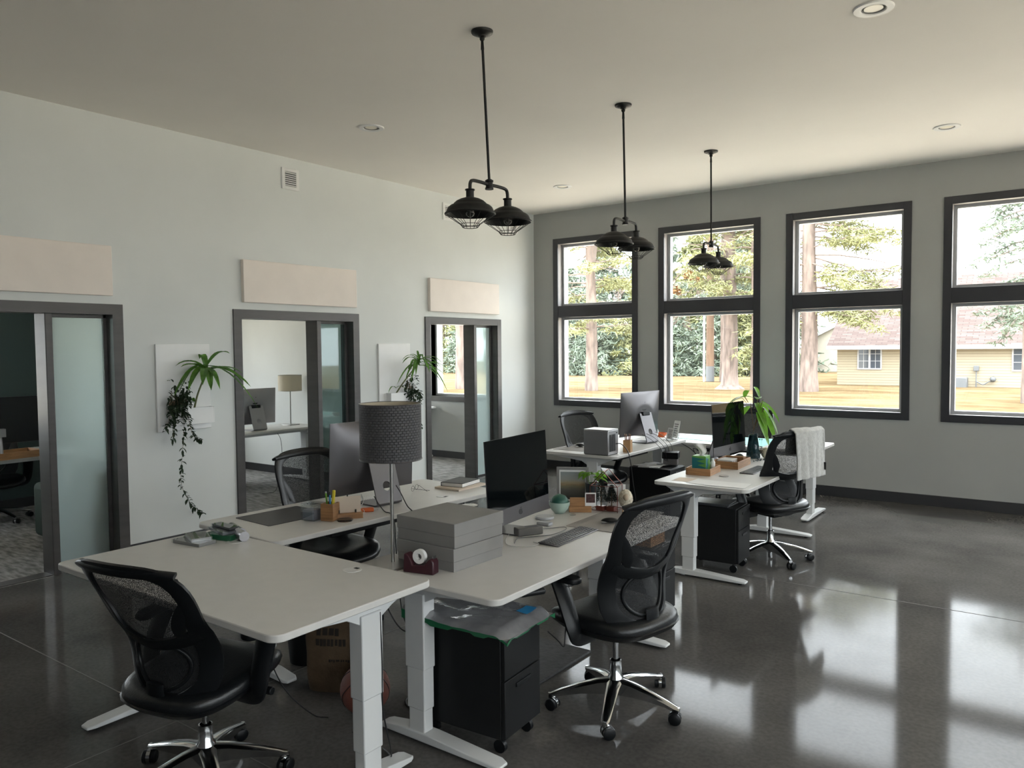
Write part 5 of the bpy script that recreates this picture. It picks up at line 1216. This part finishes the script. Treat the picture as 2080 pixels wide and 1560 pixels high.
tag(MB().b2((-.25,-.31,0),(.25,.31,.016)).build('standing_mat',mat('dark_rubber_mat',(.03,.031,.032),.75,var=.3,vscale=30,bump=.4,bscale=40),bevel=.006,loc=(3.97,-5.90,0)),'dark rubber standing mat on the floor under the lamp desk','mat')
bl=thing('basketball','orange brown basketball on the floor behind the near desk leg','ball',(3.70,-6.845,.119)); MB().ball((0,0,0),.119,40,28).build('skin',M_ball,bl,smooth=True)
g=MB(); R=.1192; n=64
g.loop([(R*cos(2*pi*k/n),0,R*sin(2*pi*k/n)) for k in range(n)],.0022,5,ups=[Vector((0,1,0))]*n); g.loop([(0,R*cos(2*pi*k/n),R*sin(2*pi*k/n)) for k in range(n)],.0022,5,ups=[Vector((1,0,0))]*n)
for s in (-1,1): g.loop([(s*(.062+.025*cos(4*pi*k/n)),sqrt(max(0,R*R-(.062+.025*cos(4*pi*k/n))**2))*cos(2*pi*k/n),sqrt(max(0,R*R-(.062+.025*cos(4*pi*k/n))**2))*sin(2*pi*k/n)) for k in range(n)],.0022,5,ups=[Vector((1,0,0))]*n)
g.build('seam_lines',mat('ball_seam',(.03,.02,.02),.7),bl,smooth=True); bl.rotation_euler=(.4,.3,.6)
sk=thing('paper_sack','brown sack with faded dark print leaning under the near desk','sack',(3.36,-6.70,0),radians(30))
def sackp(u,v):
    a=2*pi*u; ex=4; c,s=cos(a),sin(a); r=(abs(c)**ex+abs(s)**ex)**(-1/ex); z=.44*v; bul=1+.10*sin(pi*v)-.12*max(0,v-.75)
    p=Vector((c*r*.155*bul,s*r*.095*bul*(1-.35*v),z)); n_=noise.noise(p*9)*.009*min(1,v*6); return p+Vector((c*n_,s*n_,0))
b=MB(); b.grid(sackp,40,24); b.prism([sackp(k/40,0)[:2] for k in range(40)],0,.002); b.build('sack_body',M_sack,sk,smooth=True)
rr=random.Random(5); pr=MB()
def printed(x0,x1,z0,z1): 
    pts=[]
    for x,z in ((x0,z0),(x1,z0),(x1,z1),(x0,z1)):
        v=z/.44; u=min(((abs(sackp(.5+.5*k/200,v).x-x),.5+.5*k/200) for k in range(201)))[1]; p=sackp(u,v); pts.append(p+Vector((0,-.0035,0)))
    pr.quad(*pts)
for (x0,x1,z0,z1,n_) in ((-.10,.03,.285,.325,4),(-.10,.06,.235,.272,8),(-.03,.08,.155,.170,9)):
    for k in range(n_): w_=(x1-x0)/n_; a=x0+w_*k; printed(a+.1*w_,a+w_*rr.uniform(.7,.95),z0+rr.uniform(0,.006),z1)
pr.build('faded_print',M_ink,sk)
wb_=thing('waste_bin','black waste bin with a liner under the pad desk, near its leg','bin',(2.95,-6.58,0)); MB().lathe([(0,0),(.10,0),(.125,.30),(.128,.30),(.122,.295),(.098,.006),(0,.006)],n=30).build('bin',M_blackm,wb_,smooth=True,angle=50)
b=MB(); b.lathe([(.118,.25),(.126,.302),(.133,.305),(.134,.27),(.131,.255)],n=40); b.build('liner',M_black,wb_,smooth=True)
# cables
def cable(label,pts,r=.0032,m=None,name='power_cable'):
    tag(MB().tube(bez(pts,8),r,6).build(name,m or M_cable,smooth=True),label,'cable')
cable('black cable curving from the lamp-side computer stand down past the grey boxes',[(3.02,-5.93,.90),(3.08,-5.95,.86),(3.17,-5.99,.80),(3.255,-6.02,.765),(3.285,-6.04,.68),(3.30,-6.05,.45),(3.36,-6.02,.15),(3.42,-5.95,.01)])
cable('black cable crossing the pad desk edge beside the lamp pole',[(2.96,-6.06,.845),(3.03,-6.09,.81),(3.12,-6.13,.7835),(3.20,-6.16,.784),(3.262,-6.19,.74),(3.28,-6.20,.6),(3.31,-6.18,.2),(3.40,-6.10,.01)])
cable('thin pale cable looping on the pad desk behind the memo stand',[(2.90,-6.11,.86),(2.96,-6.15,.83),(2.99,-6.20,.806),(3.04,-6.22,.795),(3.09,-6.27,.7835)],.0022,M_cablew)
cable('tangle of black cables hanging under the far end of the pad desk',[(3.06,-5.62,.74),(3.08,-5.58,.68),(3.07,-5.50,.66),(3.08,-5.42,.69),(3.06,-5.36,.73),(3.08,-5.33,.66),(3.07,-5.36,.62),(3.06,-5.41,.66),(3.07,-5.45,.73)],.0035)
cable('black cable with a connector hanging from the near desk to the floor',[(3.30,-7.22,.74),(3.33,-7.20,.55),(3.36,-7.16,.35),(3.42,-7.10,.14),(3.52,-7.02,.012),(3.60,-6.99,.006)])
cable('black cable dropping behind the near desk leg towards the floor cabinet',[(3.98,-7.02,.72),(3.99,-6.98,.62),(4.02,-6.92,.50),(3.97,-6.74,.40),(3.96,-6.60,.2),(3.96,-6.45,.012),(3.9,-6.3,.02)])
cable('black cable tight along the near desk leg',[(4.205,-7.225,.70),(4.207,-7.22,.5),(4.203,-7.215,.3),(4.18,-7.15,.08),(4.05,-7.05,.006),(3.93,-7.02,.006),(3.80,-7.02,.006)])
for k in range(3): cable(('lowest','middle','topmost')[k]+' coil of black cable on the floor behind the basketball',[(3.86+.10*cos(a*.9)+.02*k,-6.60+.09*sin(a*.9)+.03*k,.012+.035*k+.01*sin(a)) for a in range(0,8)],.004)
cable('looped black cables under the lamp desk edge beside the chair armrest',[(4.52,-6.35,.69),(4.53,-6.34,.64),(4.54,-6.30,.63),(4.54,-6.26,.65),(4.53,-6.24,.69),(4.54,-6.28,.64),(4.55,-6.33,.645)],.003)
cable('thin black cord hanging beside the file cabinet to the floor',[(4.50,-6.30,.69),(4.52,-6.32,.55),(4.53,-6.36,.40),(4.535,-6.38,.36),(4.53,-6.42,.40),(4.50,-6.46,.45)],.0028)
cable('grey cable looping round the charger brick on the lamp desk',[(4.09,-5.94,.77),(4.11,-5.86,.758),(4.16,-5.78,.757),(4.20,-5.83,.757),(4.20,-5.97,.757),(4.14,-6.06,.757),(4.10,-6.13,.757),(4.14,-6.22,.757)],.0022,mat('grey_cable',(.10,.10,.10),.5))
cable('white cable with a loop in front of the dark-screened computer',[(3.98,-6.03,.757),(4.07,-6.20,.756),(4.15,-6.27,.756),(4.24,-6.22,.756),(4.25,-6.16,.757),(4.21,-6.15,.758)],.0022,M_cablew)
cable('thick black cord hanging from the back of the pale cube computer',[(3.02,-3.09,.86),(3.07,-3.08,.86),(3.13,-3.07,.80),(3.155,-3.06,.70),(3.16,-3.02,.5),(3.17,-2.98,.3),(3.17,-2.94,.05),(3.15,-2.85,.008)],.0045)
for k in range(4): cable(('first','second','third','fourth')[k]+' of the black cables fanning down behind the cube-side computer, counted from the cube',[(2.93,-2.38+.10*k,.87),(3.0,-2.37+.1*k,.84),(3.09,-2.36+.09*k,.775),(3.125,-2.34+.08*k,.72),(3.13,-2.30+.06*k,.63),(3.14,-2.22+.02*k,.60)],.0026)
cable('bundle of black cables hanging under the window end of the cube computer desk',[(3.02,-1.66,.72),(3.10,-1.60,.66),(3.18,-1.56,.58),(3.22,-1.53,.56),(3.21,-1.55,.62),(3.14,-1.60,.66),(3.19,-1.58,.56),(3.24,-1.52,.55),(3.20,-1.57,.63),(3.32,-1.50,.66),(3.42,-1.42,.68)],.0042)
cable('black cables bunched under the tissue box desk above the file cabinet',[(4.10,-3.62,.66),(4.15,-3.60,.60),(4.20,-3.50,.58),(4.24,-3.40,.61),(4.21,-3.30,.66),(4.26,-3.38,.60),(4.20,-3.55,.585)],.0035)

# ---------------------------------------------------------------- inside the offices
t=desk('white desk inside the lamp office, against its far wall',-2.05,-3.32,.74,1.58,.70,-pi/2,(),False,group='white office desks'); 
im=imac('pale silver computer seen from behind inside the lamp office',-1.97,-3.40,.74,rot_to((-1,.06)),3,body=M_alu)
table_lamp('cream shaded table lamp on the desk inside the lamp office',-2.14,-2.715,.74,.155,.46,.67,M_cream,.17)
chair('black office chair just inside the lamp office, behind its desk',-2.72,-3.62,rot_to((1,.1)),.3)
cable('black cord from the lamp office desk down to the carpet',[(-1.72,-3.25,.70),(-1.70,-3.22,.62),(-1.69,-3.21,.45),(-1.68,-3.24,.28),(-1.66,-3.28,.12),(-1.58,-3.4,.01),(-1.5,-3.55,.008),(-1.55,-3.62,.008)])
cable('thin black lamp cord hanging behind the lamp office desk',[(-1.95,-2.6,.70),(-1.9,-2.58,.5),(-1.9,-2.57,.3),(-1.88,-2.56,.05)],.0025)
t=desk('white desk inside the dark office',-2.32,-6.35,.72,1.7,.80,-pi/2,(),False,group='white office desks')
cupbox('wooden_tray','wide wooden tray on the desk inside the dark office','tray',-1.99,-6.22,.72,.30,.58,.065,.12,M_wood,.008)
mo=thing('monitor','large black monitor on a silver stand inside the dark office','monitor',(-2.10,-6.22,.72),radians(176)); 
MB().prism(rrect(.95,.46,.01,3),0,.035,Matrix.Translation((.03,0,.36))@Matrix(((0,0,1,0),(1,0,0,0),(0,1,0,0),(0,0,0,1)))).build('housing',M_black,mo,bevel=.006); MB().b2((.0655,-.46,.14),(.067,.46,.58)).build('screen',M_screen,mo)
b=MB(); b.tube([(-.02,0,.012),(-.0,0,.16),(.02,0,.22)],.016,12); b.box((.0,0,.24),(.06,.08,.08)); b.build('stand_neck',M_alu,mo,smooth=True,angle=40); MB().prism(rrect(.24,.30,.03,4),0,.012).build('stand_base',M_alu,mo,bevel=.003)
tag(MB().b2((-.15,-.20,0),(.15,.20,.012)).build('folder',M_teal,bevel=.002,loc=(-2.25,-6.80,.72)),'teal folder on the desk inside the dark office','folder')
chair('black office chair under the desk inside the dark office',-2.62,-6.10,rot_to((1,-.15)),.2,.92)
tag(MB().b2((0,0,0),(1.75,.66,.03)).build('office_shelf',M_white,bevel=.004,loc=(-3.65,-.70,.79)),'white desk corner inside the corner office, below its window','desk')
lg=MB(); lg.box((.1,.33,-.395),(.06,.5,.79)); lg.build('leg',M_steelw,bpy.data.objects['office_shelf']); lg=MB(); lg.box((1.5,.45,-.395),(.05,.06,.79)); lg.build('leg',M_steelw,bpy.data.objects['office_shelf'])
tag(MB().ball((0,0,.03),.05,16,10,(1.9,.9,.6)).build('white_shoe',M_white,smooth=True,loc=(-2.0,-.14,0.0)),'small white object on the carpet against the corner office baseboard','shoe')

# lounge chair blurred behind the frosted glass of the dark office
ac=thing('armchair','dark olive armchair blurred behind the frosted glass of the dark office','armchair',(-.70,-5.93,0),radians(180)); M_ol=mat('olive_upholstery',(.045,.050,.022),.9,var=.2,bump=.1); M_gn=mat('dark_green_upholstery',(.014,.030,.022),.9,var=.2)
MB().b2((-.36,-.38,.12),(.34,.38,.42)).build('seat',M_gn,ac,bevel=.05,seg=4); MB().b2((-.42,-.40,.12),(-.24,.40,.82)).build('backrest',M_ol,ac,bevel=.07,seg=4)
for s_ in (-1,1): MB().b2((-.36,s_*.38-.07,.12),(.34,s_*.38+.07,.60)).build('armrest',M_gn,ac,bevel=.05,seg=4)
for sx in (-.3,.28):
    for sy in (-.34,.34): MB().cyl((sx,sy,0),.02,.125,10).build('leg',M_black,ac)
